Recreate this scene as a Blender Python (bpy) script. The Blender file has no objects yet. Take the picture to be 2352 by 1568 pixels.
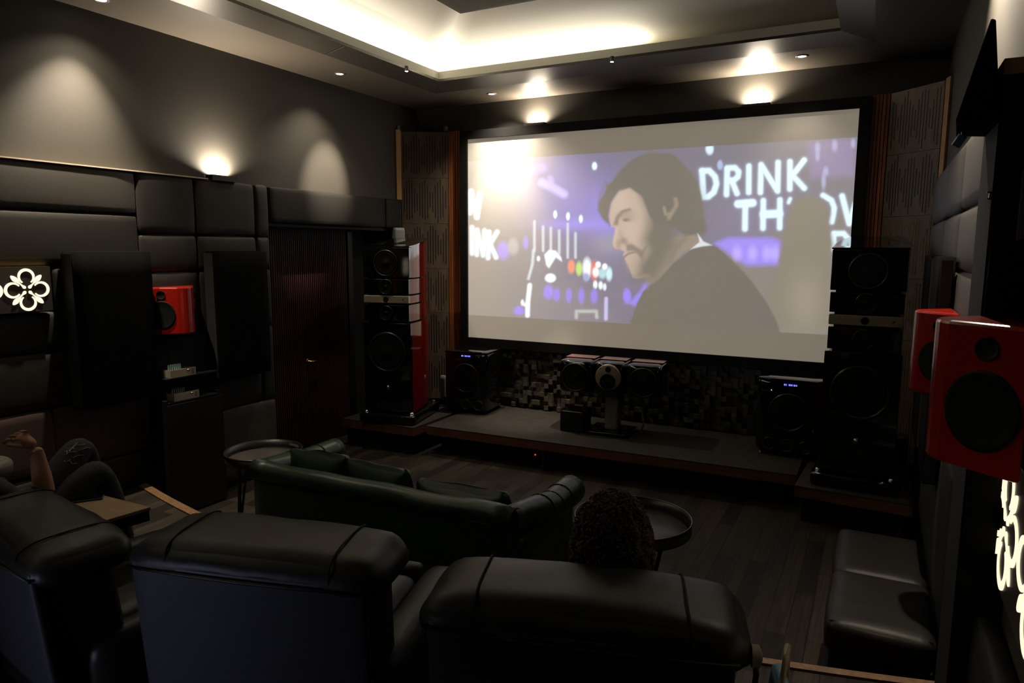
import bpy, bmesh, math, random
import numpy as np
from mathutils import Vector, Matrix, noise
random.seed(7)
sc = bpy.context.scene
COL = sc.collection

# ------------------------------------------------------------------ camera
F = 1600.0; CX = 1176.0; CY = 784.0
RM = np.array([[0.8857, 0.0649, -0.4597], [0.4633, -0.1146, 0.8788], [0.0044, -0.9913, -0.1316]])
_a = np.array([2020 - CX, 575 - CY, F]); _a /= np.linalg.norm(_a)
_b = -np.array([-1904 - CX, 557 - CY, F]); _b /= np.linalg.norm(_b)
_b = _b - _a * np.dot(_a, _b); _b /= np.linalg.norm(_b)
_c = np.cross(_b, _a)
if _c[1] > 0: _c = -_c
RM = np.array([_b, _a, _c])
EYE = (0.0, 0.0, 2.25)
cam_d = bpy.data.cameras.new('camera'); cam = bpy.data.objects.new('camera', cam_d); COL.objects.link(cam)
cam_d.sensor_width = 36.0; cam_d.lens = F / 2352 * 36.0; cam_d.clip_start = 0.05; cam_d.clip_end = 60
m = Matrix.Identity(4)
for i in range(3):
    m[i][0] = RM[i][0]; m[i][1] = -RM[i][1]; m[i][2] = -RM[i][2]; m[i][3] = EYE[i]
cam.matrix_world = m
sc.camera = cam

# ------------------------------------------------------------------ world, exposure
w = bpy.data.worlds.new('world'); sc.world = w; w.use_nodes = True
w.node_tree.nodes['Background'].inputs[0].default_value = (1.0, 0.86, 0.7, 1)
w.node_tree.nodes['Background'].inputs[1].default_value = 0.0
sc.view_settings.view_transform = 'Standard'; sc.view_settings.look = 'None'
sc.view_settings.exposure = 0.0; sc.view_settings.gamma = 1.0; sc.view_settings.use_curve_mapping = False
sc.cycles.use_denoising = True
sc.cycles.max_bounces = 8; sc.cycles.diffuse_bounces = 4; sc.cycles.glossy_bounces = 3
sc.cycles.sample_clamp_indirect = 3.0

WARM = (1.0, 0.85, 0.66); CREAM = (1.0, 0.93, 0.79)

def area(name, loc, size, power, color, direction):
    d = bpy.data.lights.new(name, 'AREA'); d.shape = 'RECTANGLE'; d.size = size[0]; d.size_y = size[1]
    d.energy = power; d.color = color
    o = bpy.data.objects.new(name, d); COL.objects.link(o); o.location = loc
    o.rotation_euler = Vector(direction).to_track_quat('-Z', 'Y').to_euler()
    return o
def spot(name, loc, target, power, angle, blend, color=WARM, radius=0.02):
    d = bpy.data.lights.new(name, 'SPOT'); d.energy = power; d.spot_size = math.radians(angle); d.spot_blend = blend
    d.color = color; d.shadow_soft_size = radius
    o = bpy.data.objects.new(name, d); COL.objects.link(o); o.location = loc
    v = Vector(target) - Vector(loc)
    o.rotation_euler = v.to_track_quat('-Z', 'Y').to_euler()
    return o

# LED strip lying in the cove trough (left side and the first part of the front side)
COVE_Z = 4.095
def strip(loc, ln, along, d, power):
    o = area('cove_strip_light', loc, (ln, 0.03), power, CREAM, d)
    z = -Vector(d).normalized(); x = Vector(along); y = z.cross(x)
    mm = Matrix((x, y, z)).transposed().to_4x4(); mm.translation = Vector(loc); o.matrix_world = mm
strip((-4.52, 2.2, COVE_Z), 9.0, (0, 1, 0), (1.0, 0, 0.66), 88)
strip((-3.30, 6.77, COVE_Z), 2.3, (1, 0, 0), (0, -1.0, 0.66), 23)
# added bluish lamp behind the seats, for the blue light on the recliner backs
area('rear_blue_fill', (-2.9, -1.0, 0.75), (0.6, 0.35), 1.7, (0.66, 0.70, 1.0), (0.25, 1, 0.03)).data.spread = math.radians(52)

# ------------------------------------------------------------------ materials
MATS = {}
def mat(name, col, rough=0.6, metal=0.0, spec=0.5, bump=0.0, bscale=40.0, var=0.0, vscale=3.0, coat=0.0, emit=None, estr=0.0, sheen=0.0, mottle_only=False):
    if name in MATS: return MATS[name]
    M = bpy.data.materials.new(name); M.use_nodes = True; MATS[name] = M
    nt = M.node_tree; b = nt.nodes['Principled BSDF']
    b.inputs['Base Color'].default_value = (*col, 1); b.inputs['Roughness'].default_value = rough
    b.inputs['Metallic'].default_value = metal; b.inputs['Specular IOR Level'].default_value = spec
    b.inputs['Coat Weight'].default_value = coat; b.inputs['Coat Roughness'].default_value = 0.05
    if sheen: b.inputs['Sheen Weight'].default_value = sheen
    if emit:
        b.inputs['Emission Color'].default_value = (*emit, 1); b.inputs['Emission Strength'].default_value = estr
    tc = nt.nodes.new('ShaderNodeTexCoord')
    if var > 0:
        n = nt.nodes.new('ShaderNodeTexNoise'); n.inputs['Scale'].default_value = vscale; n.inputs['Detail'].default_value = 5
        r = nt.nodes.new('ShaderNodeMix'); r.data_type = 'RGBA'
        r.inputs['A'].default_value = (*[c * (1 - var) for c in col], 1)
        r.inputs['B'].default_value = (*[min(1, c * (1 + var)) for c in col], 1)
        nt.links.new(tc.outputs['Object'], n.inputs['Vector']); nt.links.new(n.outputs['Fac'], r.inputs['Factor'])
        nt.links.new(r.outputs['Result'], b.inputs['Base Color'])
    if bump > 0:
        n2 = nt.nodes.new('ShaderNodeTexNoise'); n2.inputs['Scale'].default_value = bscale; n2.inputs['Detail'].default_value = 6
        bp = nt.nodes.new('ShaderNodeBump'); bp.inputs['Strength'].default_value = bump; bp.inputs['Distance'].default_value = 0.01
        nt.links.new(tc.outputs['Object'], n2.inputs['Vector']); nt.links.new(n2.outputs['Fac'], bp.inputs['Height'])
        nt.links.new(bp.outputs['Normal'], b.inputs['Normal'])
    return M

def wood(name, dark, light, rough=0.45, scale=(1, 1, 12), axis='X'):
    if name in MATS: return MATS[name]
    M = bpy.data.materials.new(name); M.use_nodes = True; MATS[name] = M
    nt = M.node_tree; b = nt.nodes['Principled BSDF']; b.inputs['Roughness'].default_value = rough
    tc = nt.nodes.new('ShaderNodeTexCoord'); mp = nt.nodes.new('ShaderNodeMapping'); mp.inputs['Scale'].default_value = scale
    n = nt.nodes.new('ShaderNodeTexNoise'); n.inputs['Scale'].default_value = 4; n.inputs['Detail'].default_value = 8; n.inputs['Distortion'].default_value = 0.6
    r = nt.nodes.new('ShaderNodeValToRGB'); r.color_ramp.elements[0].position = 0.3; r.color_ramp.elements[1].position = 0.7
    r.color_ramp.elements[0].color = (*dark, 1); r.color_ramp.elements[1].color = (*light, 1)
    nt.links.new(tc.outputs['Object'], mp.inputs['Vector']); nt.links.new(mp.outputs['Vector'], n.inputs['Vector'])
    nt.links.new(n.outputs['Fac'], r.inputs['Fac']); nt.links.new(r.outputs['Color'], b.inputs['Base Color'])
    return M

def planks(name, c1, c2, c3, width=0.115, length=0.95, rough=0.5):
    M = bpy.data.materials.new(name); M.use_nodes = True; MATS[name] = M
    nt = M.node_tree; b = nt.nodes['Principled BSDF']; b.inputs['Roughness'].default_value = rough; b.inputs['Specular IOR Level'].default_value = 0.12
    tc = nt.nodes.new('ShaderNodeTexCoord'); mp = nt.nodes.new('ShaderNodeMapping')
    mp.inputs['Rotation'].default_value = (0, 0, math.radians(90))
    br = nt.nodes.new('ShaderNodeTexBrick'); br.offset = 0.37; br.inputs['Scale'].default_value = 1.0
    br.inputs['Brick Width'].default_value = length; br.inputs['Row Height'].default_value = width
    br.inputs['Mortar Size'].default_value = 0.003; br.inputs['Color1'].default_value = (*c1, 1); br.inputs['Color2'].default_value = (*c2, 1)
    br.inputs['Mortar'].default_value = (*[v * 0.25 for v in c1], 1); br.inputs['Bias'].default_value = 0.0
    mp2 = nt.nodes.new('ShaderNodeMapping'); mp2.inputs['Scale'].default_value = (22, 0.9, 1)
    n = nt.nodes.new('ShaderNodeTexNoise'); n.inputs['Scale'].default_value = 2.5; n.inputs['Detail'].default_value = 8
    mx = nt.nodes.new('ShaderNodeMix'); mx.data_type = 'RGBA'; mx.blend_type = 'MULTIPLY'; mx.inputs['Factor'].default_value = 0.8
    r = nt.nodes.new('ShaderNodeValToRGB'); r.color_ramp.elements[0].position = 0.3; r.color_ramp.elements[1].position = 0.72
    r.color_ramp.elements[0].color = (*c3, 1); r.color_ramp.elements[1].color = (1, 1, 1, 1)
    nt.links.new(tc.outputs['Object'], mp.inputs['Vector']); nt.links.new(mp.outputs['Vector'], br.inputs['Vector'])
    nt.links.new(tc.outputs['Object'], mp2.inputs['Vector']); nt.links.new(mp2.outputs['Vector'], n.inputs['Vector'])
    nt.links.new(n.outputs['Fac'], r.inputs['Fac']); nt.links.new(br.outputs['Color'], mx.inputs['A']); nt.links.new(r.outputs['Color'], mx.inputs['B'])
    nt.links.new(mx.outputs['Result'], b.inputs['Base Color'])
    return M

M_wall = mat('wall_paint', (0.036, 0.032, 0.025), 0.75, var=0.06, vscale=1.5, bump=0.05, bscale=60)
M_soffit = mat('soffit_paint', (0.105, 0.090, 0.072), 0.45, var=0.05, vscale=2)
M_fascia = mat('fascia_paint', (0.062, 0.055, 0.047), 0.33, var=0.04, vscale=2)
M_cream = mat('cream_ceiling_paint', (0.80, 0.76, 0.65), 0.8)
M_lip = mat('pale_lip_paint', (0.72, 0.71, 0.62), 0.7)
M_inner = mat('dark_ceiling_paint', (0.035, 0.031, 0.027), 0.7)
M_floor = planks('floor_planks', (0.050, 0.041, 0.031), (0.018, 0.015, 0.012), (0.30, 0.28, 0.27))
M_riserf = planks('riser_planks', (0.050, 0.040, 0.030), (0.020, 0.017, 0.0135), (0.30, 0.28, 0.27), rough=0.5)
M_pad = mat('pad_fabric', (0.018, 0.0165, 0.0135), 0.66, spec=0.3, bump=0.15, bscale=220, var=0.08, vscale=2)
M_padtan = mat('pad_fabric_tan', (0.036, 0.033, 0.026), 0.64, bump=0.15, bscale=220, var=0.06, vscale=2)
M_padpink = mat('pad_fabric_brown', (0.048, 0.024, 0.019), 0.75, bump=0.1, bscale=200, var=0.1, vscale=2)
M_black = mat('black_fabric', (0.0032, 0.0032, 0.0032), 0.9, bump=0.1, bscale=300, spec=0.05)
M_greyside = mat('grey_panel_side', (0.022, 0.023, 0.023), 0.7)
M_gloss = mat('black_lacquer', (0.004, 0.004, 0.0045), 0.06, spec=0.6, coat=0.6)
M_blacksat = mat('black_satin', (0.008, 0.008, 0.008), 0.38)
M_matte = mat('black_matte', (0.006, 0.006, 0.006), 0.8, spec=0.2)
M_cone = mat('speaker_cone', (0.005, 0.005, 0.005), 0.6, spec=0.15, bump=0.1, bscale=80)
M_ring = mat('driver_ring', (0.012, 0.012, 0.012), 0.3, spec=0.5)
M_silver = mat('champagne_aluminium', (0.42, 0.37, 0.27), 0.42, metal=0.35)
M_redl = mat('red_lacquer', (0.13, 0.004, 0.002), 0.10, spec=0.5, coat=0.5)
M_reds = mat('red_satin_lacquer', (0.27, 0.009, 0.004), 0.22, spec=0.5, coat=0.2)
M_wood = wood('red_brown_wood', (0.16, 0.048, 0.014), (0.42, 0.13, 0.036), 0.45, (9, 9, 0.6))
M_stagew = wood('stage_edge_wood', (0.075, 0.028, 0.012), (0.15, 0.06, 0.025), 0.4, (0.8, 6, 6))
M_ply = wood('plywood', (0.36, 0.20, 0.075), (0.52, 0.31, 0.13), 0.6, (6, 6, 0.8))
M_nose = wood('nosing_wood', (0.10, 0.05, 0.018), (0.20, 0.11, 0.042), 0.55, (8, 8, 3))
M_tabw = wood('pale_table_wood', (0.26, 0.16, 0.075), (0.34, 0.22, 0.11), 0.45, (2, 10, 2))
M_diff = wood('diffuser_board', (0.075, 0.052, 0.036), (0.115, 0.083, 0.060), 0.5, (5, 5, 0.7))
M_slit = mat('slit_black', (0.008, 0.007, 0.006), 0.6)
M_slitg = mat('slit_lit_edge', (0.55, 0.38, 0.18), 0.3, spec=0.6)  # gold colour stands in for light on the slot edges
M_door = wood('door_slat_wood', (0.030, 0.008, 0.005), (0.055, 0.014, 0.009), 0.6, (9, 9, 0.6))
M_leather = mat('black_leather', (0.012, 0.011, 0.009), 0.46, spec=0.22, bump=0.2, bscale=14, var=0.15, vscale=4)
M_leather2 = mat('leather_back_panel', (0.022, 0.022, 0.025), 0.5, spec=0.25, bump=0.12, bscale=10)
M_green = mat('green_leather', (0.018, 0.040, 0.021), 0.36, spec=0.35, bump=0.3, bscale=16, var=0.2, vscale=5)
M_stage = mat('stage_carpet', (0.024, 0.021, 0.0175), 0.65, spec=0.2, bump=0.5, bscale=18, var=0.5, vscale=9)
M_skin = mat('skin', (0.42, 0.20, 0.11), 0.55, spec=0.35, var=0.1, vscale=12)
M_hair = mat('dark_brown_hair', (0.035, 0.014, 0.009), 0.6, spec=0.3)
M_jean = mat('black_denim', (0.020, 0.021, 0.021), 0.85, bump=0.4, bscale=60, var=0.3, vscale=18)
M_shirt = mat('black_shirt', (0.012, 0.012, 0.013), 0.85)
M_cloth = mat('blue_cloth', (0.10, 0.19, 0.28), 0.8, bump=0.2, bscale=25)
M_tan = mat('tan_strap', (0.16, 0.13, 0.07), 0.5, bump=0.2, bscale=30)
M_steel = mat('steel', (0.5, 0.48, 0.45), 0.25, metal=1.0)
M_gold = mat('gold_metal', (0.7, 0.5, 0.2), 0.25, metal=1.0)
M_grey = mat('grey_plastic', (0.16, 0.17, 0.17), 0.5)
M_pillar = mat('pale_grey_pillar', (0.15, 0.14, 0.12), 0.5)
M_lens = mat('lamp_lens', (1, 0.9, 0.75), 0.4, emit=(1.0, 0.86, 0.68), estr=30.0)
M_lens2 = mat('sconce_lens', (1, 0.9, 0.75), 0.4, emit=(1.0, 0.86, 0.68), estr=14.0)
M_sign = mat('sign_glow', (1, 0.93, 0.78), 0.5, emit=(1.0, 0.84, 0.60), estr=1.15)
M_signbox = mat('sign_face', (0.040, 0.034, 0.026), 0.45)
M_blue = mat('blue_display', (0, 0, 0.1), 0.4, emit=(0.12, 0.12, 1.0), estr=2.2)
M_redled = mat('red_led', (0.2, 0, 0), 0.4, emit=(1.0, 0.05, 0.03), estr=1.5)
M_cable = mat('cable_grey', (0.16, 0.15, 0.14), 0.5)
M_lav = mat('purple_grey_fabric', (0.10, 0.095, 0.13), 0.8, bump=0.2, bscale=100)
M_glass = mat('dark_glass', (0.005, 0.005, 0.006), 0.08, spec=0.6)
M_tray = mat('black_tray_metal', (0.012, 0.012, 0.011), 0.35, spec=0.5)
M_traytop = mat('tray_inside', (0.045, 0.038, 0.030), 0.42)
M_tube = mat('tube_glass', (0.03, 0.06, 0.045), 0.15, spec=0.6)
M_denimrip = mat('frayed_thread', (0.35, 0.28, 0.24), 0.8)
M_wall_dk = mat('black_wall_paint', (0.018, 0.016, 0.014), 0.7)

# ------------------------------------------------------------------ helpers
def mk(name, bm, mats, parent=None, smooth=False, loc=None, rot=None, bevel=0.0, autos=False):
    me = bpy.data.meshes.new(name); bm.normal_update(); bm.to_mesh(me); bm.free()
    if not isinstance(mats, (list, tuple)): mats = [mats]
    for q in mats: me.materials.append(q)
    if smooth:
        for p in me.polygons: p.use_smooth = True
    o = bpy.data.objects.new(name, me); COL.objects.link(o)
    if parent is not None: o.parent = parent
    if loc is not None: o.location = loc
    if rot is not None: o.rotation_euler = rot
    if bevel > 0:
        b = o.modifiers.new('bevel', 'BEVEL'); b.width = bevel; b.segments = 2; b.limit_method = 'ANGLE'; b.angle_limit = math.radians(40)
    return o
def tag(o, label=None, cat=None, group=None, kind=None):
    if label: o['label'] = label
    if cat: o['category'] = cat
    if group: o['group'] = group
    if kind: o['kind'] = kind
    return o
def thing(name, label, cat, loc=(0, 0, 0), rz=0.0, group=None):
    o = bpy.data.objects.new(name, None); COL.objects.link(o); o.empty_display_size = 0.1
    o.location = loc; o.rotation_euler = (0, 0, rz)
    return tag(o, label, cat, group)
def copy_tree(o, parent=None):
    c = o.copy(); COL.objects.link(c); c.parent = parent
    for ch in list(o.children): copy_tree(ch, c)
    return c
def struct(o): o['kind'] = 'structure'; return o

def box(bm, x0, x1, y0, y1, z0, z1, mi=0):
    vs = [bm.verts.new(p) for p in ((x0, y0, z0), (x1, y0, z0), (x1, y1, z0), (x0, y1, z0), (x0, y0, z1), (x1, y0, z1), (x1, y1, z1), (x0, y1, z1))]
    for f in ((0, 3, 2, 1), (4, 5, 6, 7), (0, 1, 5, 4), (1, 2, 6, 5), (2, 3, 7, 6), (3, 0, 4, 7)):
        fc = bm.faces.new([vs[i] for i in f]); fc.material_index = mi
    return vs
def B(*a):
    bm = bmesh.new(); box(bm, *a); return bm
def poly(bm, pts, mi=0):
    f = bm.faces.new([bm.verts.new(p) for p in pts]); f.material_index = mi; return f
def prism(bm, pts, z0, z1, mi=0, top=None):
    n = len(pts)
    a = [bm.verts.new((p[0], p[1], z0)) for p in pts]
    b = [bm.verts.new((p[0], p[1], z1 if top is None else top(p[0], p[1]))) for p in pts]
    for i in range(n):
        f = bm.faces.new((a[i], a[(i + 1) % n], b[(i + 1) % n], b[i])); f.material_index = mi
    f = bm.faces.new(b); f.material_index = mi; f = bm.faces.new(a[::-1]); f.material_index = mi
def lathe(bm, prof, seg=40, axis='Z', c=(0, 0, 0), mi=0, cap=True):
    rings = []
    for r, h in prof:
        ring = []
        for k in range(seg):
            a = 2 * math.pi * k / seg; u = r * math.cos(a); v = r * math.sin(a)
            if axis == 'Z': p = (u, v, h)
            elif axis == 'Y': p = (u, h, v)
            else: p = (h, u, v)
            ring.append(bm.verts.new((p[0] + c[0], p[1] + c[1], p[2] + c[2])))
        rings.append(ring)
    for A, Bq in zip(rings, rings[1:]):
        for k in range(seg):
            f = bm.faces.new((A[k], A[(k + 1) % seg], Bq[(k + 1) % seg], Bq[k])); f.material_index = mi; f.smooth = True
    if cap:
        for rg in (rings[0], rings[-1]):
            try: f = bm.faces.new(rg); f.material_index = mi
            except Exception: pass
def tube(bm, pts, r, seg=8, mi=0, closed=False):
    pts = [Vector(p) for p in pts]; n = len(pts); rings = []
    for i, p in enumerate(pts):
        if closed: t = pts[(i + 1) % n] - pts[i - 1]
        else: t = pts[min(i + 1, n - 1)] - pts[max(i - 1, 0)]
        t.normalize(); up = Vector((0, 0, 1)) if abs(t.z) < 0.9 else Vector((1, 0, 0))
        u = t.cross(up).normalized(); v = u.cross(t)
        rr = r[i] if isinstance(r, (list, tuple)) else r
        rings.append([bm.verts.new(p + (u * math.cos(2 * math.pi * k / seg) + v * math.sin(2 * math.pi * k / seg)) * rr) for k in range(seg)])
    R = list(zip(rings, rings[1:]))
    if closed: R.append((rings[-1], rings[0]))
    for A, Bq in R:
        for k in range(seg):
            f = bm.faces.new((A[k], A[(k + 1) % seg], Bq[(k + 1) % seg], Bq[k])); f.smooth = True; f.material_index = mi
    if not closed:
        for rg in (rings[0], rings[-1]): 
            f = bm.faces.new(rg); f.material_index = mi
def soft(bm, c, s, r, puff=0.0, n=10, wr=0.0, shape=None, seed=0):
    """rounded, puffed cushion centred at c with full sizes s"""
    h = [v / 2 for v in s]; vmap = {}
    def vert(a, b2, d):
        key = (round(a, 5), round(b2, 5), round(d, 5))
        if key in vmap: return vmap[key]
        q = [a * h[0], b2 * h[1], d * h[2]]; rr = min(r, h[0], h[1], h[2])
        inn = [max(-h[i] + rr, min(h[i] - rr, q[i])) for i in range(3)]
        df = Vector([q[i] - inn[i] for i in range(3)])
        if df.length > 1e-9: df.normalize()
        p = Vector(inn) + df * rr
        k = (a, b2, d)
        for i in range(3):
            j, l = (i + 1) % 3, (i + 2) % 3
            wgt = (1 - k[j] ** 2) * (1 - k[l] ** 2) * k[i]
            p[i] += puff * wgt
        if wr: 
            nn = noise.noise_vector(Vector((p[0] * 7 + seed, p[1] * 7, p[2] * 7))); p += nn * wr
        if shape: p = Vector(shape(p))
        v = bm.verts.new(p + Vector(c)); vmap[key] = v; return v
    g = [math.sin(math.pi / 2 * (2 * i / n - 1)) for i in range(n + 1)]
    for ax in range(3):
        for sg in (-1, 1):
            for i in range(n):
                for j in range(n):
                    cs = []
                    for (u, v) in ((g[i], g[j]), (g[i + 1], g[j]), (g[i + 1], g[j + 1]), (g[i], g[j + 1])):
                        k = [0, 0, 0]; k[ax] = sg; k[(ax + 1) % 3] = u; k[(ax + 2) % 3] = v
                        cs.append(vert(*k))
                    if sg < 0: cs = cs[::-1]
                    f = bm.faces.new(cs); f.smooth = True
def S(*a, **k):
    bm = bmesh.new(); soft(bm, *a, **k); return bm

# ================================================================== THE ROOM
XL, XR, YF, YB, ZS = -5.35, 0.45, 7.60, -2.6, 4.0
ARC = lambda x: 3.10 + 0.0504 * (x + 2.38) ** 2
RZ = 0.30
struct(mk('floor', B(-5.75, 0.6, 2.6, 7.75, -0.1, 0.0), M_floor))
# raised rear floor with its curved front edge
pts = [(XL, YB), (XR, YB)] + [(x, ARC(x)) for x in np.linspace(XR, XL, 30)]
bm = bmesh.new(); prism(bm, pts, -0.05, RZ); struct(tag(mk('floor_riser', bm, M_riserf)))
def nosing(x0, x1, wdt, mt):
    bm = bmesh.new(); xs = np.linspace(x0, x1, 14)
    out = [(x, ARC(x) + 0.02) for x in xs] + [(x, ARC(x) - wdt) for x in xs[::-1]]
    prism(bm, out, RZ - 0.035, RZ + 0.012); return struct(mk('trim_nosing', bm, mt))
nosing(-5.27, -3.95, 0.05, M_nose); nosing(-0.9, 0.44, 0.03, M_nose)

# walls
bm = bmesh.new()
box(bm, XL - 0.1, XL, YB, 5.0, 0, ZS + 0.9); box(bm, XL - 0.1, XL, 5.0, YF + 0.1, 2.46, ZS + 0.9)
box(bm, XL - 0.4, XL - 0.3, 5.0, YF + 0.1, 0, 2.5); box(bm, XL - 0.3, XL - 0.1, 4.9, 5.0, 0, 2.5)
struct(mk('wall_left', bm, M_wall))
struct(mk('wall_front', B(XL - 0.4, XR + 0.1, YF, YF + 0.1, 0, ZS + 0.9), M_wall))
struct(mk('wall_right', B(XR, XR + 0.1, YB, YF + 0.1, 0, ZS + 0.9), M_wall))
struct(mk('wall_back', B(XL, XR, YB - 0.1, YB, 0, ZS + 0.9), M_wall_dk))

# ceiling: soffit ring, sloped fascia, lip, upstand, cove slope, inner panel
S0 = dict(x0=XL, x1=XR, y0=YB, y1=YF)
SO = dict(x0=-4.61, x1=-0.14, y0=-1.6, y1=6.90)      # soffit inner edge
LP = dict(x0=-4.37, x1=-0.40, y0=-1.35, y1=6.62)     # lip
def ring(bm, A, za, Bq, zb, mi=0):
    a = [(A['x0'], A['y0'], za), (A['x1'], A['y0'], za), (A['x1'], A['y1'], za), (A['x0'], A['y1'], za)]
    b = [(Bq['x0'], Bq['y0'], zb), (Bq['x1'], Bq['y0'], zb), (Bq['x1'], Bq['y1'], zb), (Bq['x0'], Bq['y1'], zb)]
    for i in range(4):
        j = (i + 1) % 4; poly(bm, (a[i], b[i], b[j], a[j]), mi)
def grow(A, d): return dict(x0=A['x0'] - d, x1=A['x1'] + d, y0=A['y0'] - d, y1=A['y1'] + d)
bm = bmesh.new()
ring(bm, S0, ZS, SO, ZS, 0); ring(bm, SO, ZS, LP, 4.05, 1); ring(bm, LP, 4.05, LP, 4.075, 1)
ring(bm, LP, 4.075, grow(LP, 0.02), 4.075, 1)
ring(bm, grow(LP, 0.012), 4.075, grow(LP, 0.012), 4.155, 2); ring(bm, grow(LP, 0.012), 4.155, grow(LP, 0.024), 4.155, 2)
ring(bm, grow(LP, 0.024), 4.155, grow(LP, 0.024), 4.07, 2)
ring(bm, grow(LP, 0.03), 4.07, grow(LP, 0.30), 4.07, 3); ring(bm, grow(LP, 0.30), 4.07, grow(LP, 0.30), 4.19, 3)
IN = dict(x0=-3.64, x1=-1.13, y0=-0.62, y1=5.89)
ring(bm, grow(LP, 0.30), 4.19, IN, 4.50, 3)
ring(bm, IN, 4.50, IN, 4.44, 4)
poly(bm, ((IN['x0'], IN['y0'], 4.44), (IN['x1'], IN['y0'], 4.44), (IN['x1'], IN['y1'], 4.44), (IN['x0'], IN['y1'], 4.44)), 4)
box(bm, XL - 0.1, XR + 0.1, YB - 0.1, YF + 0.1, ZS + 0.9, ZS + 1.0, 4)
struct(mk('ceiling', bm, [M_soffit, M_fascia, M_lip, M_cream, M_inner]))
# thin joint seen across the sloped fascia and along the soffit
bm = bmesh.new(); tube(bm, [(-4.60, 5.10, 4.001), (-4.375, 5.10, 4.047)], 0.004, 6); struct(mk('trim_ceiling_joint', bm, M_steel))

# ------------------------------------------------------------------ lamps in the ceiling
def downlight(x, y, label, aims, group='recessed downlights', lens=True):
    t = thing('downlight', label, 'ceiling light', (x, y, ZS), 0, group)
    bm = bmesh.new(); lathe(bm, [(0.055, 0.0), (0.055, -0.006), (0.040, -0.008), (0.036, -0.002)], 28, cap=False); mk('trim_ring', bm, M_grey, t)
    bm = bmesh.new(); lathe(bm, [(0.0005, -0.006), (0.034, -0.004)], 24, cap=False); mk('lens', bm, M_lens, t)
    for tg, pw, ang, bl in aims: spot('downlight_beam', (x, y, ZS - 0.03), tg, pw, ang, bl)
    return t
downlight(-5.04, 3.29, 'round recessed downlight at the top left edge of the photo', [((-5.30, 3.08, 2.0), 420, 72, 1.0), ((-5.1, 3.2, 2.0), 42, 120, 1.0)])
downlight(-4.96, 5.70, 'round recessed downlight above the door side of the left wall', [((-5.10, 5.60, 2.0), 98, 104, 1.0)])
downlight(-4.03, 7.19, 'round recessed downlight over the upper left screen corner', [((-4.02, 7.36, 2.3), 150, 62, 1.0), ((-3.95, 7.34, 2.3), 125, 118, 1.0)])
downlight(-0.74, 7.09, 'round recessed downlight over the upper right screen corner', [((-0.74, 7.3, 1.0), 12, 90, 0.9)])
downlight(0.14, 4.5, 'round recessed downlight above the right wall panels', [((0.45, 4.35, 3.5), 260, 112, 1.0), ((0.42, 4.1, 2.4), 105, 66, 1.0)])
downlight(-0.05, 0.7, 'round recessed downlight behind the photographer, right side', [((0.2, 0.7, 1.0), 1, 100, 0.9)])
downlight(-5.04, 0.6, 'round recessed downlight behind the photographer, left side', [((-5.2, 0.6, 2.0), 20, 100, 0.9)])
def lipspot(x, y, label, tg, pw, ang, bl):
    t = thing('lip_spotlight', label, 'spotlight', (x, y, 4.05), 0, 'small spotlights on the cove lip')
    bm = bmesh.new(); lathe(bm, [(0.018, 0.03), (0.02, -0.012), (0.017, -0.02)], 16); mk('housing', bm, M_grey, t)
    bm = bmesh.new(); lathe(bm, [(0.0005, -0.022), (0.016, -0.021)], 16, cap=False); mk('lens', bm, M_lens, t)
    spot('lip_spotlight_beam', (x, y, 4.02), tg, pw, ang, bl, radius=0.012)
lipspot(-4.37, 6.03, 'small spotlight on the cove lip above the left wall', (-5.35, 5.88, 2.95), 520, 33, 0.9)
lipspot(-4.37, 2.10, 'small spotlight on the cove lip, unseen, aimed at the left red speaker', (-5.12, 3.82, 1.55), 95, 15, 1.0)  # unseen fixture, added to light the left red speaker
lipspot(-2.39, 6.62, 'small spotlight on the cove lip above the middle of the screen', (-3.40, 7.0, 0.5), 620, 24, 1.0)

# ------------------------------------------------------------------ wall sconces (up-lights)
def sconce(loc, nrm, label, pw):
    # nrm: 'x' wall on the left, 'y' wall in front
    t = thing('wall_sconce', label, 'wall light', loc, 0 if nrm == 'y' else math.radians(90), 'up-lighting wall sconces')
    bm = bmesh.new(); box(bm, -0.135, 0.135, -0.10, -0.012, -0.03, 0.0); box(bm, -0.135, 0.135, -0.10, -0.094, 0, 0.018)
    box(bm, -0.135, -0.129, -0.10, -0.012, 0, 0.018); box(bm, 0.129, 0.135, -0.10, -0.012, 0, 0.018)
    mk('housing', bm, M_blacksat, t)
    mk('wall_plate', B(-0.06, 0.06, -0.012, 0.0, -0.09, 0.005), M_blacksat, t)
    mk('lens', B(-0.11, 0.11, -0.085, -0.03, 0.001, 0.006), M_lens2, t)
    l = area('sconce_beam', (0, 0, 0), (0.2, 0.05), pw, WARM, (0, 0, 1)); l.parent = t; l.location = (0, -0.055, 0.012)
    l.rotation_euler = (math.radians(180), 0, 0); l.data.spread = math.radians(150)
sconce((-3.65, 7.6, 3.68), 'y', 'black up-lighting sconce above the left half of the screen', 20)
sconce((-1.19, 7.6, 3.68), 'y', 'black up-lighting sconce above the right half of the screen', 26)
sconce((-5.35, 4.47, 2.87), 'x', 'black up-lighting sconce on the left wall above padded panels', 32)

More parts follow.
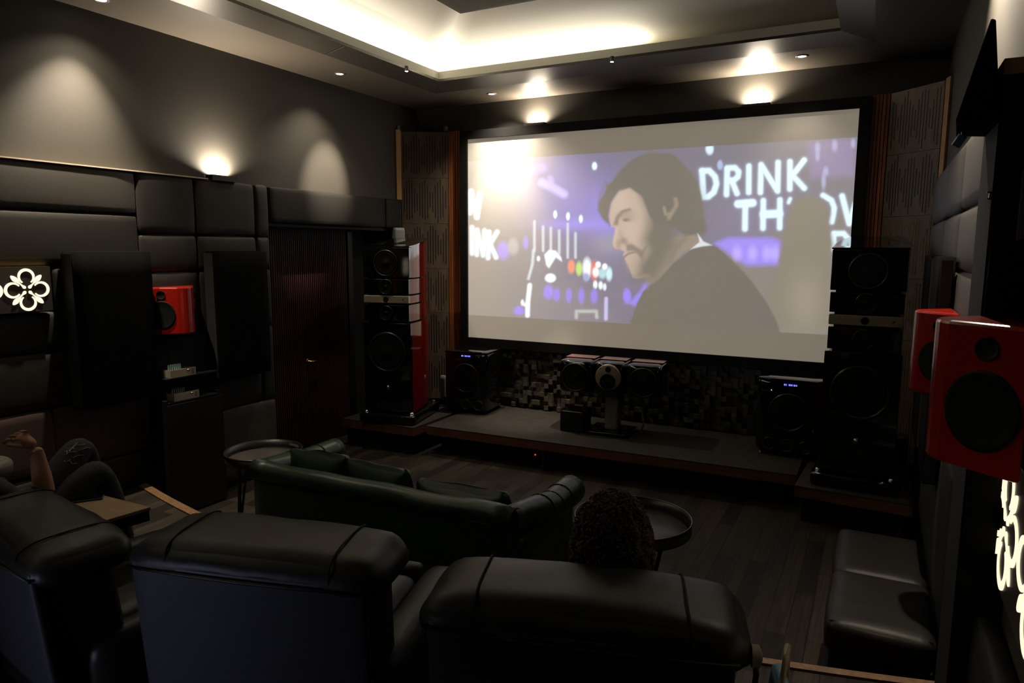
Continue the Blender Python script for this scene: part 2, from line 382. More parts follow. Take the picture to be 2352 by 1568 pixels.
# ================================================================== PADDED WALL PANELS
def pad(face_x, y0, y1, z0, z1, side, label, mt=M_pad, thick=0.075, group=None, g=0.006):
    cx = face_x - side * thick / 2
    bm = S((0, 0, 0), (thick, (y1 - y0) - g, (z1 - z0) - g), 0.022, puff=0.012, n=8)
    o = mk('padded_wall_panel', bm, mt, loc=(cx, (y0 + y1) / 2, (z0 + z1) / 2))
    return tag(o, label, 'wall panel', group)
GL = 'padded panels on the left wall'; GR = 'padded panels on the right wall'
FX = -5.275
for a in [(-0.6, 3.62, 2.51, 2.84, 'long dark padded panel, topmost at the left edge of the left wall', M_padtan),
          (-0.6, 3.62, 2.11, 2.50, 'long dark padded panel directly above the lit flower sign', M_pad),
          (2.93, 3.62, 1.79, 2.10, 'small dark padded panel beside the lit flower sign', M_pad),
          (-0.6, 3.62, 1.50, 1.78, 'long dark padded panel directly below the lit flower sign', M_pad),
          (-0.6, 3.62, 1.09, 1.49, 'long dark padded panel just above the brown padded strip', M_pad),
          (-0.6, 2.86, 0.62, 1.08, 'brown padded lower panel behind the raised hand', M_padpink),
          (2.86, 3.62, 0.60, 1.08, 'brown padded lower panel behind the ripped jeans', M_padpink),
          (-0.6, 3.62, 0.31, 0.59, 'dark padded strip below the brown lower panels', M_pad),
          (3.63, 4.16, 2.36, 2.84, 'square dark padded panel, top row left of the sconce', M_pad),
          (4.17, 4.82, 2.36, 2.84, 'square dark padded panel, top row under the sconce', M_pad),
          (4.83, 4.99, 2.36, 2.84, 'narrow dark padded panel, top of the column beside the door', M_pad),
          (3.63, 4.16, 2.05, 2.35, 'dark padded panel, second row above the red wall speaker', M_pad),
          (4.17, 4.82, 2.05, 2.35, 'dark padded panel, second row above the tall black absorber', M_pad),
          (4.83, 4.99, 2.05, 2.35, 'narrow dark padded panel, second in the column beside the door', M_pad),
          (3.63, 4.16, 1.50, 2.04, 'dark padded panel directly behind the red wall speaker', M_pad),
          (4.17, 4.82, 1.40, 2.04, 'dark padded panel mostly hidden by the right black absorber', M_pad),
          (4.83, 4.99, 1.50, 2.04, 'narrow dark padded panel, third in the column beside the door', M_pad),
          (4.83, 4.99, 0.76, 1.49, 'narrow dark padded panel, fourth in the column beside the door', M_pad),
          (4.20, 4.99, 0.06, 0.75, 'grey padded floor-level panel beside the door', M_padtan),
          (4.20, 4.82, 0.76, 1.39, 'dark padded panel below the right black absorber', M_pad)]:
    pad(FX, a[0], a[1], a[2], a[3], 1, a[4], a[5], group=GL)
M_val = mat('valance_fabric', (0.010, 0.009, 0.0075), 0.7, bump=0.15, bscale=220, spec=0.25)
o = pad(FX, 5.01, 6.82, 2.49, 2.84, 1, 'long black padded valance over the slatted door', M_val, thick=0.30, g=0.004)
o = pad(FX, 6.83, 7.12, 2.49, 2.84, 1, 'short black padded valance piece beside the corner diffusers', M_val, thick=0.30, g=0.004)
tag(mk('cap_rail', B(-5.35, -5.262, -0.6, 4.30, 2.842, 2.852), mat('pale_rail_paint', (0.62, 0.52, 0.38), 0.4)), 'thin shiny rail on top of the long left wall panels', 'rail')
for a in [(5.56, 7.00, 2.47, 2.84, 'tan padded panel, top row next to the corner diffuser'),
          (4.56, 5.55, 2.47, 2.84, 'tan padded panel, top row middle of the right wall'),
          (3.12, 4.55, 2.47, 2.84, 'tan padded panel, top row under the black wedge'),
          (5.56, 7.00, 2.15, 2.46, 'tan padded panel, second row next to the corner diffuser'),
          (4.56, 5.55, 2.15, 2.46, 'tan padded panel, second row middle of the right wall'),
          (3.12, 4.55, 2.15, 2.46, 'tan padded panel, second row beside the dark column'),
          (5.56, 7.00, 1.20, 2.14, 'padded panel behind the farther right absorber'),
          (4.56, 5.55, 1.20, 2.14, 'padded panel, third row middle of the right wall'),
          (3.12, 4.55, 1.20, 2.14, 'padded panel, third row behind the red speakers'),
          (3.76, 5.8, 0.35, 1.19, 'dark lower wall panel beside the right podium'),
          (3.15, 3.75, 0.35, 1.19, 'brown lower wall panel beside the leather bench'),
          (1.0, 3.14, 0.35, 1.0, 'dark lower wall panel under the flower sign at the right edge')]:
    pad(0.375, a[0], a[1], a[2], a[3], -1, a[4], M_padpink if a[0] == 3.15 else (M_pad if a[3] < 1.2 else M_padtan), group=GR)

def absorber(x0, x1, y0, y1, z0, z1, label):
    t = thing('acoustic_absorber', label, 'acoustic panel', ((x0 + x1) / 2, (y0 + y1) / 2, z0), 0, 'tall black fabric absorbers')
    hx, hy = (x1 - x0) / 2, (y1 - y0) / 2
    mk('fabric_face', S((0, 0, (z1 - z0) / 2), (2 * hx, 2 * hy, z1 - z0), 0.02, n=4), M_black, t)
    mk('side_edge', B(-hx + 0.01, hx - 0.02, -hy - 0.006, -hy + 0.002, 0.02, z1 - z0 - 0.02), M_greyside, t)
absorber(-5.274, -5.12, 3.00, 3.615, 1.05, 2.22, 'tall black absorber between the lit flower sign and the red wall speaker')
absorber(-5.274, -5.13, 4.215, 4.815, 1.06, 2.22, 'tall black absorber right of the red wall speaker on the left wall')
absorber(0.29, 0.374, 5.2, 5.9, 0.95, 2.22, 'tall black absorber on the right wall next to the corner diffuser')
absorber(0.29, 0.374, 4.40, 4.98, 0.95, 2.22, 'tall black absorber on the right wall behind the farther red speaker')

# dark column at the right with its plywood top, the wedge and the purple pleated panel
t = thing('dark_column', 'black boxed column with a plywood top edge at the right edge', 'column', (0.38, 2.9, 0.3))
mk('body', B(-0.07, 0.066, -0.15, 0.20, 0.0, 2.50), M_matte, t)
mk('plywood_edge', B(-0.07, 0.066, -0.155, 0.20, 2.501, 2.55), M_ply, t)
mk('front_fabric', S((0.0, -0.165, 1.42), (0.13, 0.03, 1.1), 0.01, n=4), M_black, t)
bm = bmesh.new()
for i in range(9): box(bm, 0.005 + i * 0.0065, 0.0095 + i * 0.0065, -0.168, -0.151, 1.985, 2.20)
mk('pleated_fabric', bm, M_lav, t)
bm = bmesh.new(); box(bm, -0.078, -0.070, -0.157, -0.145, 2.115, 2.14); box(bm, -0.084, -0.070, -0.157, -0.152, 2.115, 2.12); box(bm, -0.084, -0.07, -0.157, -0.152, 2.135, 2.14)
mk('brass_bracket', bm, M_gold, t)
bm = bmesh.new()
a = [(0.19, 2.72, 2.665), (0.31, 2.72, 2.655), (0.275, 2.72, 2.965), (0.262, 2.72, 2.97)]
A1 = [bm.verts.new(p) for p in a]; A2 = [bm.verts.new((p[0] + 0.03, p[1] + 0.36, p[2])) for p in a]
bm.faces.new(A1); bm.faces.new(A2[::-1])
for i in range(4): bm.faces.new((A1[i], A2[i], A2[(i + 1) % 4], A1[(i + 1) % 4]))
tag(mk('wedge_panel', bm, M_black, bevel=0.004), 'tilted black wedge panel projecting beside the plywood-topped column', 'acoustic panel')
t = thing('hanging_clip', 'small blue-grey clip hanging under the black wedge panel', 'clip', (0.235, 2.95, 2.652))
mk('clip_body', B(-0.014, 0.012, -0.012, 0.012, -0.045, -0.004), M_cloth, t, rot=(0.2, 0.5, 0.2)); mk('clip_mount', B(-0.008, 0.008, -0.01, 0.01, -0.01, 0.03), M_steel, t)

# ================================================================== DOOR
t = thing('door_1', None, None, (-5.645, 5.0, 0.0)); struct(t)
bm = bmesh.new()
box(bm, 0.0, 0.03, 0.02, 1.47, 0.01, 2.44)
for i in range(48): 
    y = 0.03 + i * 0.03; box(bm, 0.03, 0.045, y, y + 0.016, 0.01, 2.44)
mk('door_leaf', bm, M_door, t)
bm = bmesh.new(); tube(bm, [(0.05, 0.78, 0.99), (0.10, 0.78, 0.99), (0.10, 0.90, 0.985)], 0.009); lathe(bm, [(0.028, 0.045), (0.028, 0.055)], 20, 'X', (0, 0.78, 0.99)); mk('door_handle', bm, M_gold, t)
bm = bmesh.new(); box(bm, 0.0, 0.06, 1.48, 1.56, 0, 2.44); mk('door_jamb', bm, M_blacksat, t)
tag(mk('dark_recess_sheet', B(-5.63, -5.60, 6.57, 7.18, 0.02, 2.45), M_matte), 'black sheet standing in for the dark recess beside the slatted door', 'shade_sheet')  # black sheet gives the shade of the deeper recess

# ================================================================== CORNER DIFFUSERS, SLATS
def slit_board(w, h, mirror, seedv, lit):
    """flat board with rows of slots like a sound wave; board in local x-z, front at -y"""
    rnd = random.Random(seedv); bm = bmesh.new(); box(bm, -w / 2, w / 2, 0, 0.03, 0, h - 0.003)
    n = 17
    for i in range(n):
        x = -w / 2 + 0.035 + i * (w - 0.07) / (n - 1)
        amp = abs(math.sin(i * 0.55 + seedv)) * 0.30 + 0.12 + rnd.uniform(-0.04, 0.04)
        c = h / 2 + rnd.uniform(-0.02, 0.02); a = min(amp * h * 1.05, h * 0.45)
        box(bm, x - 0.006, x + 0.006, -0.0015, 0.002, c - a, c + a, 1)
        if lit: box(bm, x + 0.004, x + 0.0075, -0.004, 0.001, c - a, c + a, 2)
    return bm
def tiles(p0, p1, side, labels):
    """boards stacked in the chamfered corner between p0 (front wall side) and p1 (side wall)"""
    v = Vector((p1[0] - p0[0], p1[1] - p0[1])); w = v.length; mid = ((p0[0] + p1[0]) / 2, (p0[1] + p1[1]) / 2)
    ang = math.atan2(v.y, v.x)
    if side < 0: ang = math.atan2(-v.y, -v.x)
    hh = (3.68 - 0.32) / 6
    for k in range(6):
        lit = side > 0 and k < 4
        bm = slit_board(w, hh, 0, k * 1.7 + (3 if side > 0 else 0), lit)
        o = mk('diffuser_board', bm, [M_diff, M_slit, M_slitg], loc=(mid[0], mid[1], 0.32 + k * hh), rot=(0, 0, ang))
        tag(o, 'brown board with sound-wave slots, %s in the %s corner stack' % (labels[k], 'left' if side < 0 else 'right'), 'diffuser', 'slotted diffuser boards in the corners')
LB = ['lowest', 'second from the bottom', 'third from the bottom', 'third from the top', 'second from the top', 'topmost']
tiles((-4.825, 7.50), (-5.34, 7.22), -1, LB)
tiles((0.005, 7.50), (0.40, 7.12), 1, LB)
tag(mk('plywood_strip', B(-5.345, -5.33, 7.12, 7.215, 2.85, 3.69), M_ply), 'pale plywood edge strip left of the left corner diffusers', 'wood strip')
bm = bmesh.new(); prism(bm, [(0.405, 7.11), (0.435, 7.13), (0.448, 7.02), (0.43, 7.01)], 2.85, 3.69)
tag(mk('plywood_strip', bm, M_ply), 'pale plywood edge strip right of the right corner diffusers', 'wood strip')
def slats(x0, x1, n, label):
    t = thing('wood_slat_strip', label, 'wood slats', ((x0 + x1) / 2, 7.52, 0.32), 0, 'vertical slat strips beside the screen')
    w = (x1 - x0); mk('backing', B(-w / 2, w / 2, 0.0, 0.02, 0, 3.36), M_slit, t)
    for i in range(n):
        a = -w / 2 + i * w / n; mk('slat', B(a + 0.003, a + w / n - 0.004, -0.025, 0.0, 0, 3.36), M_wood, t)
slats(-4.82, -4.645, 5, 'red-brown vertical wood slats left of the screen')
slats(-0.15, 0.0, 5, 'red-brown vertical wood slats right of the screen')
t = thing('fixing_lump', 'pale putty lump on top of the left corner boards', 'putty', (-4.83, 7.46, 3.68)); mk('putty', S((0, 0, 0.03), (0.06, 0.04, 0.07), 0.02, n=6, wr=0.01), M_pillar, t)
t = thing('fixing_lump', 'pale putty lump on the left plywood strip', 'putty', (-5.33, 7.17, 3.69)); mk('putty', S((0, 0, 0.03), (0.03, 0.04, 0.06), 0.015, n=6, wr=0.01), M_pillar, t)
tag(mk('corner_box', S((0, 0, 0), (0.16, 0.14, 0.28), 0.015, n=4), M_grey, loc=(-5.27, 7.03, 2.36), rot=(0, 0, math.radians(-28))), 'small grey box on the wall above the left tower speaker', 'box')

# skyline diffuser under the screen
def skyline(x0, x1, seedv, label):
    rnd = random.Random(seedv); bm = bmesh.new(); s = 0.0535
    box(bm, x0, x1, 7.56, 7.60, 0.32, 1.045)
    nx = int(round((x1 - x0) / s)); nz = 13
    for i in range(nx):
        for j in range(nz):
            d = rnd.choice((0.01, 0.025, 0.045, 0.07, 0.095)); xx = x0 + i * (x1 - x0) / nx; zz = 0.325 + j * s
            ww = (x1 - x0) / nx
            box(bm, xx + 0.001, xx + ww - 0.001, 7.56 - d, 7.57, zz + 0.001, zz + s - 0.001)
    tag(mk('skyline_diffuser', bm, M_sky), label, 'diffuser', 'block diffusers under the screen')
M_sky = wood('diffuser_block_wood', (0.026, 0.021, 0.015), (0.095, 0.082, 0.060), 0.5, (3, 3, 3))
XS = np.linspace(-4.64, -0.16, 9)
names = ['leftmost, behind the left subwoofer', 'second from the left', 'third from the left', 'left of the centre speaker', 'right behind the centre speaker', 'right of the centre speaker stand', 'left of the right subwoofer', 'behind the right subwoofer']
for i in range(8): skyline(XS[i] + 0.002, XS[i + 1] - 0.002, 20 + i, 'wooden block diffuser under the screen, ' + names[i])

# ================================================================== SCREEN
SX0, SX1, SZ0, SZ1, SY = -4.520, -0.250, 1.146, 3.563, 7.47
t = thing('projection_screen', 'large framed projection screen showing a bar scene with a man', 'screen', ((SX0 + SX1) / 2, SY, SZ0))
hw = (SX1 - SX0) / 2; hh = SZ1 - SZ0; fb = 0.10
bm = bmesh.new()
box(bm, -hw - fb, hw + fb, -0.03, 0.06, hh, hh + fb); box(bm, -hw - fb, hw + fb, -0.03, 0.06, -fb - 0.01, 0)
box(bm, -hw - fb, -hw, -0.03, 0.06, 0, hh); box(bm, hw, hw + fb, -0.03, 0.06, 0, hh)
mk('frame', bm, M_matte, t)

NX, NZ = 620, 352
us = np.linspace(SX0, SX1, NX); vs = np.linspace(SZ0, SZ1, NZ)
UU, VV = np.meshgrid(us, vs)
W = np.stack([UU - EYE[0], np.full_like(UU, SY - EYE[1]), VV - EYE[2]], -1) @ RM
PX = CX + F * W[..., 0] / W[..., 2]; PY = CY + F * W[..., 1] / W[..., 2]
IMG = np.zeros((NZ, NX, 3))
def lin(c):
    c = np.array(c) / 255.0; return np.where(c <= 0.04045, c / 12.92, ((c + 0.055) / 1.055) ** 2.4)
def sd_seg(ax, ay, bx, by):
    dx, dy = bx - ax, by - ay; L = dx * dx + dy * dy + 1e-9
    tt = np.clip(((PX - ax) * dx + (PY - ay) * dy) / L, 0, 1)
    return np.hypot(PX - ax - tt * dx, PY - ay - tt * dy)
def m_poly(P, blur):
    ins = np.zeros(PX.shape, bool); d = np.full(PX.shape, 1e9); n = len(P)
    for i in range(n):
        (ax, ay), (bx, by) = P[i], P[(i + 1) % n]
        d = np.minimum(d, sd_seg(ax, ay, bx, by))
        c = ((ay > PY) != (by > PY)) & (PX < (bx - ax) * (PY - ay) / (by - ay + 1e-12) + ax); ins ^= c
    s = np.where(ins, -d, d); return np.clip(0.5 - s / (2 * blur), 0, 1)
def m_line(P, wd, blur):
    d = np.full(PX.shape, 1e9)
    for a, b in zip(P, P[1:]): d = np.minimum(d, sd_seg(a[0], a[1], b[0], b[1]))
    return np.clip(0.5 - (d - wd) / (2 * blur), 0, 1)
def m_ell(cx, cy, rx, ry, blur=0.35):
    r = np.hypot((PX - cx) / rx, (PY - cy) / ry); return np.clip(0.5 - (r - 1) / (2 * blur), 0, 1)
def glow(cx, cy, rx, ry): return np.exp(-(((PX - cx) / rx) ** 2 + ((PY - cy) / ry) ** 2))
def put(mask, col, a=1.0):
    global IMG
    k = (mask * a)[..., None]; IMG = IMG * (1 - k) + lin(col) * k
LIFT = np.zeros_like(IMG)
def c1(L): return [(1050 + x / 3.267, 300 + y / 3.267) for x, y in L]
def c2(L): return [(1350 + x / 4.48, 340 + y / 4.48) for x, y in L]
def c3(L): return [(1550 + x / 3.92, 240 + y / 3.92) for x, y in L]
MB = ((VV > 1.427) & (VV < 3.302)).astype(float)
IMG[:] = lin((62, 62, 104))
put(np.clip((PX - 1500) / 400, 0, 1), (70, 72, 92))
put(glow(1240, 420, 110, 90), (110, 92, 190), 0.8); put(glow(1330, 480, 90, 60), (95, 80, 190), 0.7)
put(glow(1400, 500, 40, 70), (110, 90, 230), 0.75); put(glow(1320, 515, 90, 14), (125, 100, 235), 0.7)
put(glow(1750, 500, 160, 60), (88, 78, 130), 0.6); put(glow(1400, 560, 40, 26), (120, 120, 125), 0.7)
put(m_poly([(1500, 615), (1900, 500), (1970, 440), (1970, 780), (1480, 780)], 14), (92, 84, 78), 0.85)
put(m_poly(c3([(360, 1250), (480, 1200), (880, 1200), (960, 1240), (930, 1440), (650, 1450), (560, 1390)]), 7), (122, 100, 235))
for x in (560, 700, 830, 900): put(m_ell(1550 + x / 3.92, 240 + 1340 / 3.92, 10, 15, 0.6), (170, 150, 245), 0.8)
put(m_poly([(1855, 325), (1965, 318), (1963, 405), (1862, 408)], 9), (108, 88, 150), 0.8)
for x, y, rx, ry in ((1285, 390, 6, 12), (1440, 370, 6, 12), (1285, 470, 5, 9), (1605, 350, 5, 10), (1360, 600, 6, 10), (1340, 690, 5, 18)):
    put(m_ell(1550 + x / 3.92, 240 + y / 3.92, rx, ry, 0.5), (160, 160, 215), 0.7)
put(m_poly([(1080, 640), (1330, 655), (1420, 740), (1180, 745), (1080, 745)], 20), (96, 88, 104), 0.6)
# bar taps, glasses and lamps on the left
put(np.clip((1290 - PX) / 170, 0, 1) * 0.9, (104, 98, 90))
put(glow(1200, 600, 60, 70), (84, 78, 92), 0.5)
put(m_line(c1([(560, 290), (640, 280)]), 9, 6), (150, 125, 240), 0.85)
put(m_line(c1([(640, 390), (720, 430), (800, 475)]), 9, 5), (180, 170, 250), 0.9)
put(m_line(c1([(700, 360), (705, 420)]), 6, 5), (170, 150, 250), 0.8)
for x, y, rx, ry in ((1031, 265, 6, 9), (736, 628, 4.5, 9), (832, 642, 4.5, 9), (928, 662, 4.5, 9)):
    put(m_ell(1050 + x / 3.267, 300 + y / 3.267, rx, ry, 0.3), (215, 240, 250))
for x, a, b2 in ((580, 680, 900), (645, 720, 900), (703, 730, 900), (766, 750, 920), (830, 700, 950), (888, 770, 950)):
    put(m_line(c1([(x, a), (x, b2)]), 2.6, 2.5), (190, 205, 215), 0.9)
put(m_poly(c1([(655, 930), (690, 895), (740, 900), (780, 950), (785, 980), (740, 950), (715, 990), (690, 1030), (670, 1010)]), 2.5), (225, 240, 250))
put(m_ell(1050 + 700 / 3.267, 300 + 1105 / 3.267, 12, 10, 0.25), (235, 248, 255))
for x, y, rx, ry, c in ((857, 1020, 8, 15, (235, 110, 50)), (915, 1035, 7, 15, (170, 220, 60)), (975, 1030, 10, 22, (235, 245, 255)), (1030, 1050, 8, 22, (225, 60, 45)),
                        (1090, 1070, 9, 12, (150, 210, 215)), (1140, 1075, 7, 15, (190, 235, 250)), (1040, 1060, 7, 11, (255, 255, 255)), (1058, 1005, 6, 7, (255, 255, 255)), (1108, 1020, 6, 7, (255, 255, 255)),
                        (1037, 1155, 5, 9, (230, 245, 255)), (1077, 1160, 5, 9, (230, 245, 255)), (1107, 1172, 4, 8, (220, 235, 255)), (968, 1100, 7, 10, (120, 140, 200)),
                        (685, 1210, 11, 16, (120, 85, 235)), (745, 1230, 8, 14, (110, 80, 225)), (838, 1235, 7, 16, (110, 80, 225)), (932, 1240, 7, 17, (110, 80, 225)), (1028, 1240, 8, 16, (110, 80, 225)),
                        (1275, 1240, 9, 17, (120, 90, 240)), (465, 1350, 12, 10, (120, 85, 235)), (610, 960, 4, 6, (220, 235, 245)), (515, 840, 6, 14, (120, 90, 220)),
                        (490, 1290, 4, 7, (220, 235, 250)), (520, 1305, 7, 5, (230, 240, 255)), (345, 900, 14, 20, (130, 100, 225)), (420, 870, 12, 18, (150, 145, 150))):
    put(m_ell(1050 + x / 3.267, 300 + y / 3.267, rx, ry, 0.35), c, 0.92)
put(m_poly(c1([(1400, 1150), (1455, 1110), (1340, 1320), (1290, 1290), (1380, 1200)]), 5), (120, 90, 240), 0.9)
put(m_line(c1([(572, 900), (565, 1000), (535, 1110)]), 3, 2.5), (185, 205, 220), 0.9)
put(m_line(c1([(545, 1160), (530, 1290), (528, 1385)]), 5, 2.5), (235, 245, 255))
put(m_line(c1([(1118, 1260), (1116, 1410)]), 4, 2.5), (180, 180, 235), 0.9)
put(m_line(c1([(895, 1400), (895, 1355), (1045, 1355), (1048, 1400)]), 3.5, 3), (165, 175, 175), 0.9)
# neon letters
LT = [([(245, 600), (255, 800)], 6.5), ([(245, 598), (310, 595), (362, 650), (375, 715), (350, 790), (300, 830), (255, 832)], 6.5),
      ([(472, 585), (465, 810)], 6.2), ([(472, 572), (540, 568), (575, 605), (568, 650), (530, 682), (480, 682)], 6.2), ([(515, 690), (560, 800)], 6.2),
      ([(667, 555), (665, 790)], 6.2), ([(770, 790), (777, 542), (925, 778), (930, 522)], 6.2), ([(1037, 515), (1035, 760)], 6.2), ([(1165, 500), (1060, 638), (1165, 752)], 6.2),
      ([(570, 895), (700, 885)], 9), ([(635, 900), (631, 1118)], 6.5), ([(797, 865), (793, 1112)], 6.2), ([(946, 858), (944, 1108)], 6.2), ([(800, 988), (940, 982)], 9),
      ([(1038, 850), (1025, 880)], 4), ([(1335, 818), (1410, 862), (1436, 930), (1425, 1000), (1412, 1055)], 6), ([(1507, 825), (1570, 1070), (1625, 900)], 6.5),
      ([(1430, 1165), (1428, 1300)], 6), ([(1430, 1163), (1520, 1160), (1552, 1200)], 6), ([(1515, 1310), (1560, 1215), (1600, 1310)], 6)]
LL = [([(105, 455), (148, 650), (172, 470)], 5.5), ([(98, 470), (98, 620)], 4), ([(112, 725), (112, 920)], 5), ([(148, 930), (150, 745), (195, 935), (205, 750)], 5), ([(240, 760), (232, 955)], 5), ([(300, 760), (248, 850), (292, 950)], 5)]
for L, wd in LT:
    put(m_line(c3(L), wd + 3, 5), (150, 165, 215), 0.35)
for L, wd in LT:
    put(m_line(c3(L), wd, 2.6), (208, 240, 252))
for L, wd in LL:
    put(m_line(c1(L), wd, 3), (215, 242, 250))
for x, y, rx, ry in ((313, 400, 9, 13), (407, 545, 6.5, 11)): put(m_ell(1550 + x / 3.92, 240 + y / 3.92, rx, ry, 0.3), (200, 228, 250) if x < 350 else (140, 165, 215))
# blurred person at the right of the film frame
put(m_poly([(1808, 490), (1826, 458), (1856, 449), (1890, 459), (1907, 490), (1904, 520), (1914, 560), (1904, 610), (1902, 760), (1785, 750), (1760, 690), (1784, 640), (1796, 560)], 7), (88, 82, 68))
put(glow(1850, 690, 40, 70), (130, 118, 98), 0.7)
# the man seen from behind his shoulder, face in profile
SKIN = (166, 142, 126); BRD = (48, 45, 36); HAIR = (40, 38, 31)
put(m_poly(c2([(1130, 880), (1160, 960), (1120, 1010), (980, 1080), (860, 1200), (740, 1370), (600, 1400), (560, 1200), (740, 1050), (900, 900)]), 4), (110, 96, 80))
put(m_poly(c2([(215, 680), (240, 560), (320, 440), (430, 400), (600, 460), (760, 620), (800, 1000), (640, 1320), (500, 1345), (460, 1330), (430, 1230), (388, 1160), (362, 1100), (376, 1062), (330, 1042), (272, 1030), (255, 985), (275, 890), (284, 820), (245, 808), (222, 750)]), 2), SKIN)
put(m_poly(c2([(560, 500), (620, 640), (610, 800), (560, 930), (600, 1060), (520, 1180), (500, 1280), (470, 1340), (700, 1360), (900, 1000), (900, 500), (700, 400)]), 17), BRD)
put(m_ell(*c2([(330, 560)])[0], 16, 24, 0.9), (186, 164, 150), 0.55); put(m_ell(*c2([(450, 850)])[0], 18, 20, 0.9), (178, 154, 138), 0.5); put(m_line(c2([(300, 830), (272, 960)]), 3, 4), (184, 160, 146), 0.6)
put(m_line(c2([(335, 860), (350, 930)]), 3, 4), (126, 102, 88), 0.6)
put(m_poly(c2([(395, 985), (460, 985), (560, 1050), (610, 1000), (560, 1150), (520, 1100), (470, 1060), (400, 1060)]), 4), BRD, 0.8)
put(m_poly(c2([(262, 790), (290, 700), (345, 640), (430, 615), (455, 640), (370, 668), (325, 725), (310, 795)]), 2.5), (72, 60, 48), 0.8)
put(m_ell(*c2([(385, 690)])[0], 15, 7, 0.8), (104, 88, 74), 0.6); put(m_ell(*c2([(400, 738)])[0], 10, 3.6, 0.5), (92, 76, 64)); put(m_ell(*c2([(392, 740)])[0], 4, 3.5, 0.4), (58, 50, 46)); put(m_ell(*c2([(445, 715)])[0], 14, 9, 0.7), (140, 120, 104), 0.4)
put(m_ell(*c2([(372, 955)])[0], 8, 7, 0.6), (108, 84, 70), 0.9); put(m_ell(*c2([(320, 985)])[0], 5, 10, 0.7), (128, 100, 84), 0.8)
put(m_line(c2([(372, 1122), (420, 1085), (480, 1072)]), 2.2, 2), (84, 62, 52)); put(m_ell(*c2([(455, 1180)])[0], 12, 18, 0.6), (150, 126, 112), 0.6)
put(m_poly(c2([(250, 340), (330, 230), (450, 120), (600, 52), (860, 55), (930, 125), (1050, 240), (1130, 350), (1175, 500), (1192, 700), (1225, 850), (1170, 895), (1100, 890), (1000, 900), (900, 820), (760, 780), (640, 720), (560, 500), (430, 410), (320, 440), (240, 560), (214, 690), (228, 800), (150, 730), (105, 640), (112, 560), (180, 440), (190, 380)]), 3.5), HAIR)
for L_ in ([(560, 80), (640, 40), (760, 60)], [(840, 70), (930, 110), (990, 190)], [(900, 120), (1000, 200), (1080, 290)], [(190, 350), (130, 470), (120, 620)], [(1180, 700), (1220, 830), (1190, 900)]):
    put(m_line(c2(L_), 3, 5), HAIR, 0.6)
put(m_line(c2([(1060, 300), (1130, 480), (1150, 700)]), 12, 16), (62, 60, 50), 0.5)
put(m_line(c2([(905, 530), (915, 590), (880, 640), (835, 720)]), 4.5, 3), (112, 98, 80)); put(m_line(c2([(785, 610), (800, 680), (840, 680)]), 3, 2.5), (118, 104, 84))
put(m_line(c2([(1010, 910), (890, 1050), (850, 1180)]), 5, 5), (70, 60, 50), 0.7)
put(m_poly(c2([(1130, 878), (1190, 960), (1285, 1002), (1180, 1010), (1060, 1040), (1150, 965)]), 2), (195, 205, 210))
put(m_poly([(1440, 760), (1462, 700), (1478, 668), (1515, 640), (1545, 605), (1590, 572), (1640, 563), (1662, 580), (1690, 606), (1722, 640), (1760, 692), (1786, 742), (1792, 770)], 2.5), (34, 30, 26))
g_ = IMG.mean(-1, keepdims=True); IMG = IMG * 0.96 + g_ * 0.04 * np.array([1.05, 1.0, 0.92])
IMG += np.array([0.143, 0.128, 0.106])  # warm emission lift stands in for room light on the screen
BARS = np.array([0.168, 0.143, 0.112])  # letterbox bars glow warm in place of room light as well
IMG = IMG * MB[..., None] + BARS * (1 - MB[..., None])
me = bpy.data.meshes.new('screen_surface')
V = np.stack([UU.ravel() - (SX0 + SX1) / 2, np.zeros(UU.size), VV.ravel() - SZ0], -1)
idx = np.arange(NX * NZ).reshape(NZ, NX)
Q = np.stack([idx[:-1, :-1], idx[:-1, 1:], idx[1:, 1:], idx[1:, :-1]], -1).reshape(-1, 4)
me.vertices.add(len(V)); me.vertices.foreach_set('co', V.astype(np.float32).ravel())
me.loops.add(Q.size); me.loops.foreach_set('vertex_index', Q.astype(np.int32).ravel())
me.polygons.add(len(Q)); me.polygons.foreach_set('loop_start', np.arange(0, Q.size, 4, dtype=np.int32)); me.polygons.foreach_set('loop_total', np.full(len(Q), 4, dtype=np.int32))
me.update(); me.validate()
ca = me.color_attributes.new('film', 'FLOAT_COLOR', 'POINT')
ca.data.foreach_set('color', np.concatenate([IMG.reshape(-1, 3), np.ones((IMG.size // 3, 1))], -1).astype(np.float32).ravel())
MS = bpy.data.materials.new('projection_surface'); MS.use_nodes = True; nt = MS.node_tree; b = nt.nodes['Principled BSDF']
b.inputs['Base Color'].default_value = (0.72, 0.70, 0.66, 1); b.inputs['Roughness'].default_value = 0.95; b.inputs['Specular IOR Level'].default_value = 0.05
at = nt.nodes.new('ShaderNodeVertexColor'); at.layer_name = 'film'
nt.links.new(at.outputs['Color'], b.inputs['Emission Color']); b.inputs['Emission Strength'].default_value = 1.0
me.materials.append(MS)
so = bpy.data.objects.new('screen_surface', me); COL.objects.link(so); so.parent = t
mk('backing_board', B(-hw, hw, 0.004, 0.05, 0, hh), M_matte, t)

